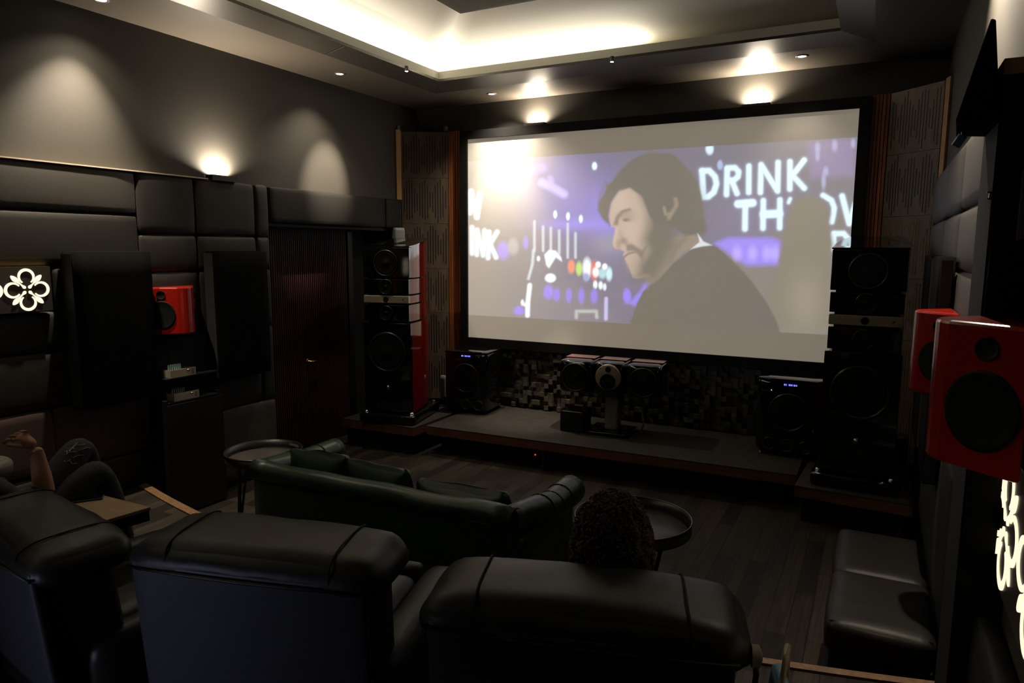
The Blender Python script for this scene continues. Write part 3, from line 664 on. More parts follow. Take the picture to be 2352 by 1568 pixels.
# ================================================================== STAGE AND PODIUMS
def platform(name, pts, z, label, foot_in, top_m=M_stage, splits=()):
    t = thing(name, label, 'platform', (pts[0][0], pts[0][1], 0)); ox, oy = pts[0]
    L = [(p[0] - ox, p[1] - oy) for p in pts]
    bm = bmesh.new(); prism(bm, L, z - 0.012, z); mk('deck', bm, top_m, t)
    bm = bmesh.new(); prism(bm, L, z - 0.095, z - 0.012); mk('edge_board', bm, M_stagew, t)
    c = (sum(p[0] for p in L) / len(L), sum(p[1] for p in L) / len(L))
    bm = bmesh.new(); prism(bm, [(p[0] + (foot_in if p[0] < c[0] else -foot_in), p[1] + (foot_in if p[1] < c[1] else 0)) for p in L], 0.0, z - 0.095); mk('base', bm, M_matte, t)
    return t
stg = platform('stage_platform', [(-4.30, 6.20), (-0.51, 6.33), (-0.51, 7.54), (-4.30, 7.54)], 0.312, 'low wide stage with wood edge below the screen', 0.12)
platform('speaker_podium', [(-5.34, 6.02), (-4.37, 6.06), (-4.36, 7.15), (-5.34, 7.15)], 0.312, 'low podium with wood edge under the left tower speaker', 0.04)
platform('speaker_podium', [(-0.50, 6.04), (0.36, 5.98), (0.36, 7.05), (-0.44, 7.05)], 0.312, 'low podium with wood edge under the right tower speaker', 0.06)
bm = bmesh.new(); tube(bm, [(1.40, 0.06, 0.217), (1.40, 0.06, 0.0)], 0.016); mk('leg', bm, M_steel, stg)
mk('indicator_light', B(1.27, 1.28, 0.118, 0.128, 0.13, 0.142), M_redled, stg)

# ================================================================== DRIVERS
def driver(parent, name, c, r, ring_m=M_ring, cone=True, out=0.012):
    """driver facing -y at local c"""
    bm = bmesh.new(); lathe(bm, [(r * 1.0, 0.0), (r * 1.0, -out), (r * 0.90, -out * 1.1), (r * 0.86, -0.001)], 44, 'Y', cap=False)
    o = mk(name, bm, ring_m, parent, loc=c)
    bm = bmesh.new(); lathe(bm, [(r * 0.87, -0.003), (r * 0.80, -0.011), (r * 0.72, -0.009), (r * 0.30, -0.003), (r * 0.26, -0.006), (0.001, -0.011)], 40, 'Y', cap=False)
    mk('cone', bm, M_cone, o); return o
# ---------- tower speaker
def tower(name, label, loc, rz, tilt_top=0.09):
    t = thing(name, label, 'speaker', loc, rz)
    def outline(w0, w1, d):
        L = [(-w0 / 2, 0.05), (w0 / 2, 0.05)]; k = 8
        for i in range(1, k + 1): 
            s = i / k; L.append((w0 / 2 - (w0 - w1) / 2 * s ** 2 + 0.012 * math.sin(math.pi * s), 0.05 + d * s))
        for i in range(k, 0, -1):
            s = i / k; L.append((-(w0 / 2 - (w0 - w1) / 2 * s ** 2 + 0.012 * math.sin(math.pi * s)), 0.05 + d * s))
        return L
    mods = [('bass_module', 0.13, 1.125, 0.56, 0.40, 0.70, 0.0), ('lower_midrange_module', 1.145, 1.325, 0.53, 0.39, 0.68, 0.0), ('tweeter_module', 1.343, 1.425, 0.53, 0.39, 0.67, -0.005),
            ('upper_midrange_module', 1.443, 1.605, 0.53, 0.39, 0.68, 0.0), ('upper_bass_module', 1.62, 1.945, 0.54, 0.38, 0.66, 0.01)]
    for nm, z0, z1, w0, w1, d, yo in mods:
        bm = bmesh.new(); tp = None
        if nm == 'upper_bass_module': tp = lambda x, y: z1 + tilt_top * max(0, y) / 0.6
        prism(bm, outline(w0, w1, d), z0, z1, 0, tp)
        mo = mk(nm, bm, M_redl, t, loc=(0, yo, 0))
        bf = M_gloss if nm != 'tweeter_module' else M_silver
        bm = bmesh.new(); prism(bm, [(-w0 / 2, 0.0), (w0 / 2, 0.0), (w0 / 2, 0.055), (-w0 / 2, 0.055)], z0, z1); mk('baffle', bm, bf, mo, bevel=0.006)
        if nm == 'bass_module':
            driver(mo, 'woofer', (0, -0.001, 0.80), 0.225)
            bm = bmesh.new(); box(bm, -0.13, 0.13, -0.004, 0.0, 0.16, 0.24); mk('port', bm, M_matte, mo)
            bm = bmesh.new(); lathe(bm, [(0.001, -0.004), (0.028, -0.003), (0.028, 0)], 20, 'Y', (0, 0, 0.40)); mk('badge', bm, M_steel, mo)
        elif nm == 'lower_midrange_module': driver(mo, 'midrange_driver', (0, -0.001, 1.235), 0.082)
        elif nm == 'upper_midrange_module': driver(mo, 'midrange_driver', (0, -0.001, 1.522), 0.082)
        elif nm == 'upper_bass_module':
            driver(mo, 'bass_driver', (0, -0.001, 1.775), 0.145)
            bm = bmesh.new(); pts = outline(w0 + 0.01, w1 + 0.01, d + 0.01)
            a = [bm.verts.new((p[0], p[1] - (0.05 if p[1] < 0.06 else 0), z1 + 0.003 + tilt_top * max(0, p[1] - 0.05) / 0.6)) for p in pts]
            b2 = [bm.verts.new((v.co.x, v.co.y, v.co.z + 0.012)) for v in a]
            for i in range(len(a)): bm.faces.new((a[i], a[(i + 1) % len(a)], b2[(i + 1) % len(a)], b2[i]))
            bm.faces.new(b2); bm.faces.new(a[::-1]); mk('top_plate', bm, M_gloss, mo)
        else:
            bm = bmesh.new(); lathe(bm, [(0.030, 0.0), (0.030, -0.006), (0.024, -0.006), (0.001, -0.001)], 24, 'Y', (0, 0, 1.384)); mk('tweeter', bm, M_matte, mo)
            bm = bmesh.new(); lathe(bm, [(0.007, 0.0), (0.007, -0.003), (0.001, -0.003)], 14, 'Y', (0.20, 0, 1.384)); mk('badge', bm, M_blacksat, mo)
    bm = bmesh.new(); prism(bm, outline(0.46, 0.30, 0.60), 0.12, 1.70); mk('spine', bm, M_matte, t)
    mk('plinth', S((0, 0.36, 0.055), (0.66, 0.84, 0.11), 0.03, n=6), M_gloss, t)
    for sx in (-0.27, 0.27):
        for sy in (0.02, 0.70):
            bm = bmesh.new(); lathe(bm, [(0.03, -0.0), (0.03, 0.125), (0.018, 0.135)], 16, 'Z', (sx, sy, 0)); mk('foot', bm, M_steel if sy < 0.1 else M_blacksat, t)
    return t
tower('tower_speaker', 'tall black five-module tower speaker with red sides on the left podium', (-4.74, 6.10, 0.312), math.radians(13))
tower('tower_speaker', 'tall black five-module tower speaker on the right podium, overlapping the screen', (-0.065, 6.17, 0.312), math.radians(-3))

# ---------- subwoofers
def subwoofer(label, x0, x1, y0, y1, z1, rz=0.0):
    cxx, w, d, h = (x0 + x1) / 2, x1 - x0, y1 - y0, z1 - 0.312
    t = thing('subwoofer', label, 'subwoofer', (cxx, y0, 0.312), rz, 'black subwoofers on the stage')
    mk('cabinet', S((0, d / 2, h / 2 + 0.02), (w, d, h - 0.04), 0.045, n=6), M_gloss, t)
    mk('top_plate', S((0, d / 2, h - 0.008), (w * 0.97, d, 0.03), 0.012, n=4), M_gloss, t)
    driver(t, 'woofer', (0, -0.002, h * 0.58), w * 0.31)
    for k in (-1, 0, 1):
        bm = bmesh.new(); lathe(bm, [(0.062, 0.0), (0.062, -0.008), (0.052, -0.008), (0.046, 0.01)], 28, 'Y', (k * 0.16, 0, 0.11), cap=False)
        lathe(bm, [(0.047, 0.002), (0.001, 0.004)], 24, 'Y', (k * 0.16, -0.004, 0.11), mi=1, cap=False); mk('port', bm, [M_ring, M_matte], t)
    bm = bmesh.new()
    for i, wd in enumerate((0.016, 0.004, 0.018, 0.012, 0.016, 0.010)):
        xx = -0.055 + i * 0.021; box(bm, xx, xx + wd, -0.006, -0.001, h - 0.055, h - 0.040)
    mk('display', bm, M_blue, t)
    for sx in (-1, 1):
        for yy in (0.06, d - 0.06):
            bm = bmesh.new(); lathe(bm, [(0.025, 0), (0.025, 0.03)], 14, 'Z', (sx * (w / 2 - 0.06), yy, 0)); mk('foot', bm, M_blacksat, t)
    return t
subwoofer('black subwoofer with blue display on the stage, beside the left tower speaker', -4.50, -3.93, 6.90, 7.38, 1.05, math.radians(5))
subwoofer('black subwoofer with blue display on the stage, beside the right tower speaker', -0.95, -0.36, 6.86, 7.36, 1.05, math.radians(-3))

# ---------- centre speaker
t = thing('centre_speaker', 'wide black centre speaker with round silver plate below the screen', 'speaker', (-2.41, 6.78, 0.312), math.radians(3))
for k, nm in ((-1, 'left_module'), (0, 'middle_module'), (1, 'right_module')):
    w = 0.37 if k else 0.33; c = k * 0.365
    mo = mk(nm, S((c, 0.2, 0.595), (w, 0.40, 0.36), 0.05, n=8), M_gloss, t)
    bm = bmesh.new(); box(bm, c - w / 2 + 0.02, c + w / 2 - 0.02, 0.16, 0.36, 0.772, 0.782); mk('red_top_panel', bm, M_redl, mo)
    if k: driver(mo, 'woofer', (c, -0.002, 0.59), 0.155)
bm = bmesh.new(); lathe(bm, [(0.135, 0.01), (0.135, -0.018), (0.128, -0.022), (0.001, -0.022)], 56, 'Y', (0, 0, 0.62)); dp = mk('tweeter_plate', bm, M_silver, t)
bm = bmesh.new(); lathe(bm, [(0.030, -0.021), (0.030, -0.027), (0.02, -0.025), (0.001, -0.023)], 28, 'Y', (0.003, 0, 0.705)); mk('tweeter', bm, M_matte, dp)
driver(dp, 'midrange_driver', (0, -0.023, 0.575), 0.082, M_matte)
for sx, sz in ((-0.08, 0.71), (0.085, 0.70), (-0.085, 0.55), (0.085, 0.545)):
    bm = bmesh.new(); lathe(bm, [(0.006, -0.021), (0.006, -0.025), (0.001, -0.025)], 10, 'Y', (sx, 0, sz)); mk('screw', bm, M_matte, dp)
mk('stand_column', S((0.01, 0.17, 0.23), (0.15, 0.16, 0.40), 0.03, n=6), M_pillar, t)
mk('stand_base', S((0.0, 0.16, 0.02), (0.46, 0.42, 0.04), 0.012, n=4), M_gloss, t)
bm = bmesh.new(); tube(bm, [(0.22, 0.30, 0.46), (0.26, 0.28, 0.34), (0.31, 0.25, 0.20), (0.33, 0.22, 0.10), (0.31, 0.20, 0.03)], 0.011); mk('cable', bm, M_cable, t)
t = thing('small_black_box', 'small black box on the stage left of the centre speaker stand', 'box', (-2.79, 6.72, 0.312))
mk('case', S((0, 0.12, 0.115), (0.27, 0.24, 0.23), 0.012, n=4), M_blacksat, t); mk('glass_top', B(-0.13, 0.13, 0.005, 0.235, 0.231, 0.236), M_glass, t)
mk('front_plate', B(-0.125, 0.125, -0.003, 0.0, 0.01, 0.22), M_matte, t)
bm = bmesh.new(); rnd = random.Random(3)
for k in range(4): tube(bm, [(-4.57 + rnd.uniform(-.03, .03), 7.15 + k * .02, 0.325 + i * 0.03 * (1 + .2 * k)) if i % 2 else (-4.60 - .02 * k, 7.12, 0.33 + i * 0.03) for i in range(9)], 0.005)
tag(mk('cable_bundle', bm, M_cable), 'tangle of thin pale cables behind the left tower speaker', 'cable')
tag(mk('wall_socket_box', S((0, 0, 0), (0.07, 0.05, 0.30), 0.01, n=4), M_grey, loc=(-4.66, 7.10, 0.55)), 'grey power box standing behind the left tower speaker', 'box')
tag(mk('black_device', S((0, 0, 0), (0.16, 0.20, 0.30), 0.03, n=6), M_blacksat, loc=(0.26, 7.0, 0.465)), 'rounded black device on the right podium behind the tower', 'device')

# ================================================================== RED DIPOLE WALL SPEAKERS
def dipole(label, loc, rz, h=0.40, s=1.0, back=0.0):
    """local: wall plane at y=0, speaker extends towards -y"""
    t = thing('wall_speaker', label, 'speaker', loc, rz, 'red angled wall speakers')
    A = [(-0.235 * s, -0.012), (-0.075 * s, -0.205 * s)]
    cur = [(-0.075 * s + 0.15 * s * i / 8, -0.205 * s - 0.03 * s * math.sin(math.pi * i / 8)) for i in range(1, 8)]
    L = A + cur + [(0.075 * s, -0.205 * s), (0.235 * s, -0.012)]
    bm = bmesh.new(); prism(bm, L, 0, h); mk('cabinet', bm, M_reds, t, bevel=0.012)
    mk('wall_bracket', B(-0.15 * s, 0.15 * s, -0.014, back, 0.05, h - 0.05), M_matte, t)
    for sg in (-1, 1):
        ax, ay = sg * 0.235 * s, -0.012; bx, by = sg * 0.075 * s, -0.205 * s
        cx_, cy_ = (ax + bx) / 2, (ay + by) / 2; v = Vector((bx - ax, by - ay)).normalized(); nrm = Vector((sg * (abs(by - ay)), -abs(ax - bx))).normalized()
        ang = math.atan2(nrm.y, nrm.x) + math.pi / 2
        for nm, zc, r in (('woofer', h * 0.42, min(0.112 * s, h * 0.27)), ('tweeter', h * 0.835, 0.035 * s)):
            bm = bmesh.new(); lathe(bm, [(r, 0.0), (r, -0.006), (r * 0.9, -0.004), (r * 0.25, 0.002), (0.001, -0.001)], 40, 'Y')
            mk(nm, bm, M_cone, t, loc=(cx_ + nrm.x * 0.0015, cy_ + nrm.y * 0.0015, zc), rot=(0, 0, ang)).scale = (1, 1, 1.1 if nm == 'woofer' else 1)
    return t
dipole('red two-way wall speaker on the left wall above the amplifiers', (-5.275, 3.86, 1.535), math.radians(90), h=0.39)
dipole('red wall speaker on the right wall, partly hidden behind the nearer one', (0.375, 4.13, 1.53), math.radians(-90), h=0.42, s=0.82)
dipole('large near red wall speaker at the right edge', (0.41, 2.60, 1.588), math.radians(-90), h=0.45, s=1.0, back=0.05)

# ================================================================== EQUIPMENT RACK ON LEFT WALL, AMPS
t = thing('equipment_rack', 'black cabinet below the red speaker on the left wall', 'cabinet', (-5.20, 3.90, 0.0))
mk('carcass', B(-0.07, -0.02, -0.27, 0.27, 0.0, 1.49), M_matte, t)
mk('side_panel', B(-0.02, 0.12, -0.27, -0.25, 0.0, 1.0), M_matte, t); mk('side_panel', B(-0.02, 0.12, 0.25, 0.27, 0.0, 1.0), M_matte, t)
mk('shelf', B(-0.02, 0.12, -0.25, 0.25, 1.17, 1.18), M_matte, t); mk('shelf', B(-0.02, 0.12, -0.25, 0.25, 0.97, 0.98), M_matte, t)
mk('door', B(0.12, 0.135, -0.27, 0.27, 0.02, 0.96), M_blacksat, t)
def amp(y, z, label):
    t = thing('tube_amplifier', label, 'amplifier', (-5.12, y, z), 0, 'small silver-fronted amplifiers')
    mk('chassis', B(-0.09, 0.03, -0.12, 0.12, 0.0, 0.062), M_blacksat, t)
    mk('front_panel', B(0.03, 0.036, -0.12, 0.12, 0.0, 0.064), M_silver, t)
    mk('side_panel', B(-0.09, 0.03, -0.122, -0.12, 0.0, 0.064), M_silver, t)
    for i in range(7):
        bm = bmesh.new(); lathe(bm, [(0.007, 0.062), (0.007, 0.10), (0.002, 0.108)], 10, 'Z', (0.0, -0.11 + i * 0.018, 0)); mk('tube', bm, M_tube, t)
    bm = bmesh.new(); lathe(bm, [(0.010, 0.036), (0.010, 0.046), (0.001, 0.047)], 14, 'X', (0, 0.045, 0.045)); mk('knob', bm, M_steel, t)
    bm = bmesh.new()
    for i in range(5): box(bm, 0.036, 0.0365, 0.075, 0.105, 0.012 + i * 0.009, 0.016 + i * 0.009)
    mk('vent', bm, M_matte, t)
amp(3.81, 1.182, 'small silver-fronted amplifier with glass tubes, upper of the two')
amp(3.83, 0.982, 'small silver-fronted amplifier with glass tubes, lower of the two')

# ================================================================== FLOWER SIGNS
def flower(bm, cy, cz, R, x, sd):
    def strip(P, ws):
        n = len(P); Lf, Rt = [], []
        for i, p in enumerate(P):
            a = Vector(P[max(i - 1, 0)]); b2 = Vector(P[min(i + 1, n - 1)]); tt = (b2 - a).normalized(); nn = Vector((-tt.y, tt.x))
            Lf.append(Vector(p) + nn * ws[i]); Rt.append(Vector(p) - nn * ws[i])
        out = Lf + Rt[::-1]
        a = [bm.verts.new((x, cy + q.x, cz + q.y)) for q in out]; b2 = [bm.verts.new((x + sd * 0.004, v.co.y, v.co.z)) for v in a]; m_ = len(a)
        for i in range(n - 1):
            bm.faces.new((b2[i], b2[i + 1], b2[m_ - 2 - i], b2[m_ - 1 - i]))
        for i in range(m_): bm.faces.new((a[i], a[(i + 1) % m_], b2[(i + 1) % m_], b2[i]))
    for k in range(4):
        th = k * math.pi / 2; ctr = Vector((math.cos(th), math.sin(th))) * R * 0.62
        P, ws = [], []
        for i in range(25):
            a = th + math.pi + 0.62 + (2 * math.pi - 1.24) * i / 24
            P.append(ctr + Vector((math.cos(a), math.sin(a))) * R * 0.33); ws.append(R * (0.030 + 0.036 * math.sin(math.pi * i / 24)))
        strip(P, ws)
        th2 = th + math.pi / 4; d = Vector((math.cos(th2), math.sin(th2))); P, ws = [], []
        for i in range(15):
            s = i / 14; P.append(d * R * (0.10 + 0.86 * s)); ws.append(R * (0.050 * math.exp(-((s - 0.08) / 0.12) ** 2) + 0.026 + 0.088 * math.exp(-((s - 0.74) / 0.22) ** 2)) * (1 if s < 0.97 else 0.5) * (1 if s > 0.02 else 0.5))
        strip(P, ws)
def sign(x, y0, y1, z0, z1, centres, R, sd, label):
    t = thing('flower_sign', label, 'lit sign', (x, (y0 + y1) / 2, z0)); oy = (y0 + y1) / 2
    a, b2 = (0, 0.035) if sd > 0 else (-0.035, 0)
    mk('sign_box', B(a, b2, y0 - oy, y1 - oy, 0, z1 - z0), M_signbox, t)
    for cy, cz in centres:
        bm = bmesh.new(); flower(bm, cy - oy, cz - z0, R, sd * 0.0355, sd); mk('lit_flower', bm, M_sign, t)
    bm = bmesh.new(); box(bm, a, b2, y0 - oy, y1 - oy, z1 - z0, z1 - z0 + 0.004); mk('top_edge', bm, M_gold, t)
sign(-5.274, 1.55, 2.90, 1.797, 2.108, [(2.737, 1.952), (2.437, 1.952), (2.137, 1.952), (1.837, 1.952)], 0.145, 1, 'dark box sign with glowing cream flower shapes on the left wall')
sign(0.449, 1.5, 2.83, 1.16, 1.61, [(2.60, 1.385), (2.17, 1.385), (1.74, 1.385)], 0.205, -1, 'dark box sign with glowing cream flower shapes at the right edge')

# ================================================================== SOFA
t = thing('green_sofa', 'low dark green leather sofa with its back to the camera', 'sofa', (-2.78, 3.33, 0.0), math.radians(1.5))
mk('back', S((0, 0.09, 0.40), (2.02, 0.16, 0.60), 0.06, n=12), M_green, t)
bm = bmesh.new(); tube(bm, [(-1.02 + 2.04 * i / 16, 0.07 + 0.012 * math.sin(i), 0.70 + 0.006 * math.cos(i * 1.3)) for i in range(17)], 0.072, 14); mk('top_roll', bm, M_green, t)
bm = bmesh.new(); tube(bm, [(-1.0, -0.003, 0.662), (1.0, -0.003, 0.662)], 0.005, 6); mk('piping', bm, M_matte, t)
for sg in (-1, 1):
    mk('armrest', S((sg * 0.98, 0.52, 0.34), (0.16, 0.86, 0.48), 0.06, n=10), M_green, t)
    bm = bmesh.new(); pts = [(sg * (0.98 + 0.05 * min(1, i / 6)), 0.06 + 0.88 * i / 12, 0.70 - 0.09 * min(1, i / 7)) for i in range(13)]
    tube(bm, pts, [0.075 + 0.025 * min(1, i / 5) for i in range(13)], 16); ar = mk('arm_roll', bm, M_green, t)
    for i in (5, 7, 9):
        bm = bmesh.new(); p = pts[i]; tube(bm, [(p[0] + 0.1015 * math.cos(a), p[1] + 0.0, p[2] + 0.1015 * math.sin(a)) for a in np.linspace(0, math.pi, 12)], 0.004, 5); mk('seam', bm, M_matte, ar)
mk('base', B(-0.95, 0.95, 0.05, 0.93, 0.08, 0.26), M_matte, t)
for k in range(3): mk('seat_cushion', S((-0.60 + 0.60 * k, 0.56, 0.35), (0.58, 0.72, 0.18), 0.05, puff=0.015, n=8), M_green, t)
for sx in (-0.9, 0.9):
    for sy in (0.08, 0.88): mk('leg', B(sx - 0.025, sx + 0.025, sy - 0.025, sy + 0.025, 0, 0.09), M_blacksat, t)
def pillow(x, y, z, w, h, rz, label, seedv):
    def sh(p):
        k = 1 - 0.12 * (abs(p[0]) / (w / 2)) ** 2 * 0; return (p[0], p[1] * (1 - 0.75 * max(abs(p[0]) / (w / 2), abs(p[2]) / (h / 2)) ** 3), p[2] + 0.02 * abs(p[0] / (w / 2)) ** 3 * (1 if p[2] > 0 else -1))
    o = thing('sofa_pillow', label, 'pillow', (x, y, z), rz, 'green leather pillows on the sofa')
    mk('cover', S((0, 0, 0), (w, 0.17, h), 0.04, puff=0.02, n=16, wr=0.016, shape=sh, seed=seedv), M_green, o, rot=(math.radians(10), 0, 0))
    return o
pillow(-3.38, 3.60, 0.63, 0.50, 0.40, math.radians(4), 'leftmost green leather pillow leaning on the sofa back', 1)
pillow(-2.84, 3.57, 0.63, 0.52, 0.40, math.radians(-3), 'middle green leather pillow leaning on the sofa back', 5)
pillow(-2.20, 3.57, 0.61, 0.64, 0.36, math.radians(2), 'rightmost wrinkled green leather pillow on the sofa', 9)

# ================================================================== TRAY TABLES
def tray(label, x, y, r, z, drum, rz=0.0):
    t = thing('tray_table', label, 'side table', (x, y, 0), rz, 'round black tray tables')
    bm = bmesh.new(); lathe(bm, [(r, z - 0.07), (r, z), (r - 0.006, z), (r - 0.006, z - 0.062)], 64, cap=False); mk('rim', bm, M_tray, t)
    bm = bmesh.new(); lathe(bm, [(0.001, z - 0.062), (r - 0.005, z - 0.062), (r, z - 0.072), (0.001, z - 0.072)], 64, cap=False); mk('tray_bottom', bm, M_traytop, t)
    bm = bmesh.new(); tube(bm, [(r * math.cos(a), r * math.sin(a), z) for a in np.linspace(0, 2 * math.pi, 65)[:-1]], 0.006, 6, closed=True); mk('rim_bead', bm, M_ring, t)
    bm = bmesh.new()
    for i in range(7):
        a0 = math.radians(70 + i * 3); box(bm, (r - 0.008) * math.cos(a0) - 0.02, (r - 0.008) * math.cos(a0) + 0.02, (r - 0.008) * math.sin(a0) - 0.003, (r - 0.008) * math.sin(a0) + 0.001, z - 0.035, z - 0.018)
    mk('handle_slot', bm, M_pillar, t)
    for k in range(3):
        a = 2 * math.pi * k / 3 + 0.4; bm = bmesh.new()
        tube(bm, [(r * 0.75 * math.cos(a), r * 0.75 * math.sin(a), z - 0.07), (r * drum * math.cos(a), r * drum * math.sin(a), 0.0)], 0.014, 8)
        tube(bm, [(r * 0.75 * math.cos(a + .35), r * 0.75 * math.sin(a + .35), z - 0.07), (r * drum * math.cos(a), r * drum * math.sin(a), 0.0)], 0.010, 8)
        mk('leg', bm, M_tray, t)
tray('round black tray table behind the left end of the sofa', -4.33, 3.94, 0.30, 0.62, 0.85)
tray('round black tray table at the right end of the sofa, beside curly hair', -1.24, 3.99, 0.355, 0.62, 0.35, 0.5)

# ================================================================== BENCH
t = thing('leather_bench', 'long low black leather bench along the right wall', 'bench', (0.12, 4.26, 0.0))
mk('base', S((0, 0, 0.15), (0.44, 1.34, 0.26), 0.02, n=4), M_matte, t)
for y0, y1, hh_ in ((-0.70, -0.02, 0.45), (0.0, 0.70, 0.43)):
    mk('seat_cushion', S((0, (y0 + y1) / 2, hh_ - 0.09), (0.475, y1 - y0, 0.18), 0.05, puff=0.012, n=12, wr=0.004), M_leather, t)
bm = bmesh.new()
tube(bm, [(-0.22, -0.665, 0.44), (0.22, -0.665, 0.44)], 0.004, 6); mk('seam', bm, M_matte, t)

# ================================================================== RECLINERS
def recliner(label, loc, rz):
    t = thing('recliner', label, 'armchair', loc, rz, 'black leather recliners on the raised floor')
    mk('base', B(-0.40, 0.40, 0.10, 0.85, 0.03, 0.30), M_matte, t)
    mk('seat_cushion', S((0, 0.52, 0.40), (0.56, 0.66, 0.20), 0.06, puff=0.02, n=10), M_leather, t)
    mk('backrest', S((0, 0.14, 0.58), (0.84, 0.26, 0.62), 0.07, n=10, shape=lambda p: (p[0] * (1.0 + 0.04 * p[2]), p[1] + 0.10 * (-p[2]), p[2])), M_leather, t)
    # flat rear panel, slightly bowed, with a lower flap
    def sh(p): return (p[0], p[1] - 0.02 * (1 - (p[0] / 0.45) ** 2) + 0.09 * (-(p[2])), p[2])
    rp = mk('rear_panel', S((0, -0.01, 0.62), (0.86, 0.035, 0.55), 0.015, n=12, shape=sh), M_leather2, t)
    mk('lower_flap', S((0, 0.075, 0.22), (0.80, 0.03, 0.26), 0.012, n=6), M_leather2, t)
    def sh2(p): 
        e = abs(p[0] / 0.465) ; return (p[0], p[1] - 0.03 * e ** 4 * 0, p[2] - 0.055 * max(0, e - 0.45) ** 1.6 * (1 if p[2] > -0.02 else 0.2))
    hr = mk('headrest', S((0, 0.125, 0.885), (0.93, 0.36, 0.15), 0.072, puff=0.012, n=18, wr=0.007, shape=sh2, seed=loc[0] * 3), M_leather, t)
    for sx in (-0.30, 0.30):
        bm = bmesh.new(); P = []
        for a in np.linspace(-0.15, math.pi * 0.85, 14):
            P.append((sx + 0.015 * math.cos(a), 0.125 - 0.1835 * math.copysign(abs(math.cos(a)) ** 0.62, math.cos(a)), 0.885 + 0.0845 * math.copysign(abs(math.sin(a)) ** 0.62, math.sin(a))))
        tube(bm, P, 0.0035, 5); mk('seam', bm, M_matte, hr)
    bm = bmesh.new(); tube(bm, [(-0.44, -0.052, 0.868), (-0.2, -0.075, 0.872), (0.0, -0.082, 0.873), (0.2, -0.075, 0.872), (0.44, -0.052, 0.868)], 0.006, 6); mk('piping', bm, M_leather, hr)
    for sg in (-1, 1):
        mk('armrest', S((sg * 0.385, 0.52, 0.32), (0.17, 0.80, 0.42), 0.06, puff=0.01, n=10, wr=0.006), M_leather, t)
    mk('footrest', S((0, 0.93, 0.30), (0.54, 0.10, 0.40), 0.04, n=8), M_leather, t)
    return t
recliner('black leather recliner at the bottom left corner of the photo', (-2.96, 1.38, RZ), math.radians(-10)).scale = (1, 1, 0.915)
recliner('black leather recliner, left of the two in the foreground', (-1.80, 1.56, RZ), math.radians(15))
r3 = recliner('black leather recliner, right of the two in the foreground', (-0.69, 1.72, RZ), math.radians(15))
bm = bmesh.new(); lathe(bm, [(0.03, 0), (0.03, 0.02), (0.012, 0.028)], 16, 'X', (0.475, 0.02, 0.86)); tube(bm, [(0.485, 0.02, 0.86), (0.492, 0.03, 0.80), (0.49, 0.05, 0.74)], 0.008)
mk('side_lever', bm, M_tan, r3)
# blue cloth bag hanging on the right recliner
t = thing('cloth_bag', 'blue cloth bag hanging on the right side of the right recliner', 'bag', (-0.185, 1.835, 0.93), math.radians(15))
bm = bmesh.new(); soft(bm, (0.03, 0.02, 0.05), (0.035, 0.13, 0.30), 0.015, puff=0.008, n=12, wr=0.012); mk('body', bm, M_cloth, t)
bm = bmesh.new(); tube(bm, [(0.02, -0.04, 0.18), (0.035, -0.02, 0.26), (0.045, 0.02, 0.28), (0.05, 0.05, 0.22), (0.05, 0.06, 0.0), (0.05, 0.06, -0.08)], 0.009, 8); mk('strap', bm, M_tan, t)

# ================================================================== SIDE TABLE AND PHONE
t = thing('swivel_table', 'small pale wood swivel table clamped to the bottom left recliner', 'side table', (-3.25, 1.92, RZ), math.radians(8))
bm = bmesh.new(); prism(bm, [(-0.24, -0.10), (0.20, -0.135), (0.262, 0.075), (-0.20, 0.13)], 0.705, 0.722); mk('table_top', bm, M_tabw, t, bevel=0.003)
bm = bmesh.new(); prism(bm, [(-0.235, -0.095), (0.195, -0.128), (0.256, 0.07), (-0.195, 0.124)], 0.655, 0.705); mk('frame', bm, M_matte, t)
bm = bmesh.new(); tube(bm, [(0.06, 0.0, 0.655), (0.06, 0.0, 0.535)], 0.02); mk('column', bm, M_blacksat, t)
bm = bmesh.new(); lathe(bm, [(0.06, 0.53), (0.06, 0.54), (0.03, 0.545)], 30, 'Z', (0.06, 0, 0)); mk('clamp_plate', bm, M_blacksat, t)
bm = bmesh.new(); tube(bm, [(0.24, -0.04, 0.665), (0.235, -0.05, 0.64)], 0.004); mk('latch', bm, M_steel, t)
t = thing('phone', 'black phone lying on the pale wood swivel table', 'phone', (-3.37, 1.945, RZ + 0.7225), math.radians(-38))
mk('body', S((0, 0, 0.004), (0.075, 0.15, 0.008), 0.004, n=6), M_blacksat, t); mk('screen_glass', B(-0.034, 0.034, -0.071, 0.071, 0.0082, 0.0088), M_glass, t)

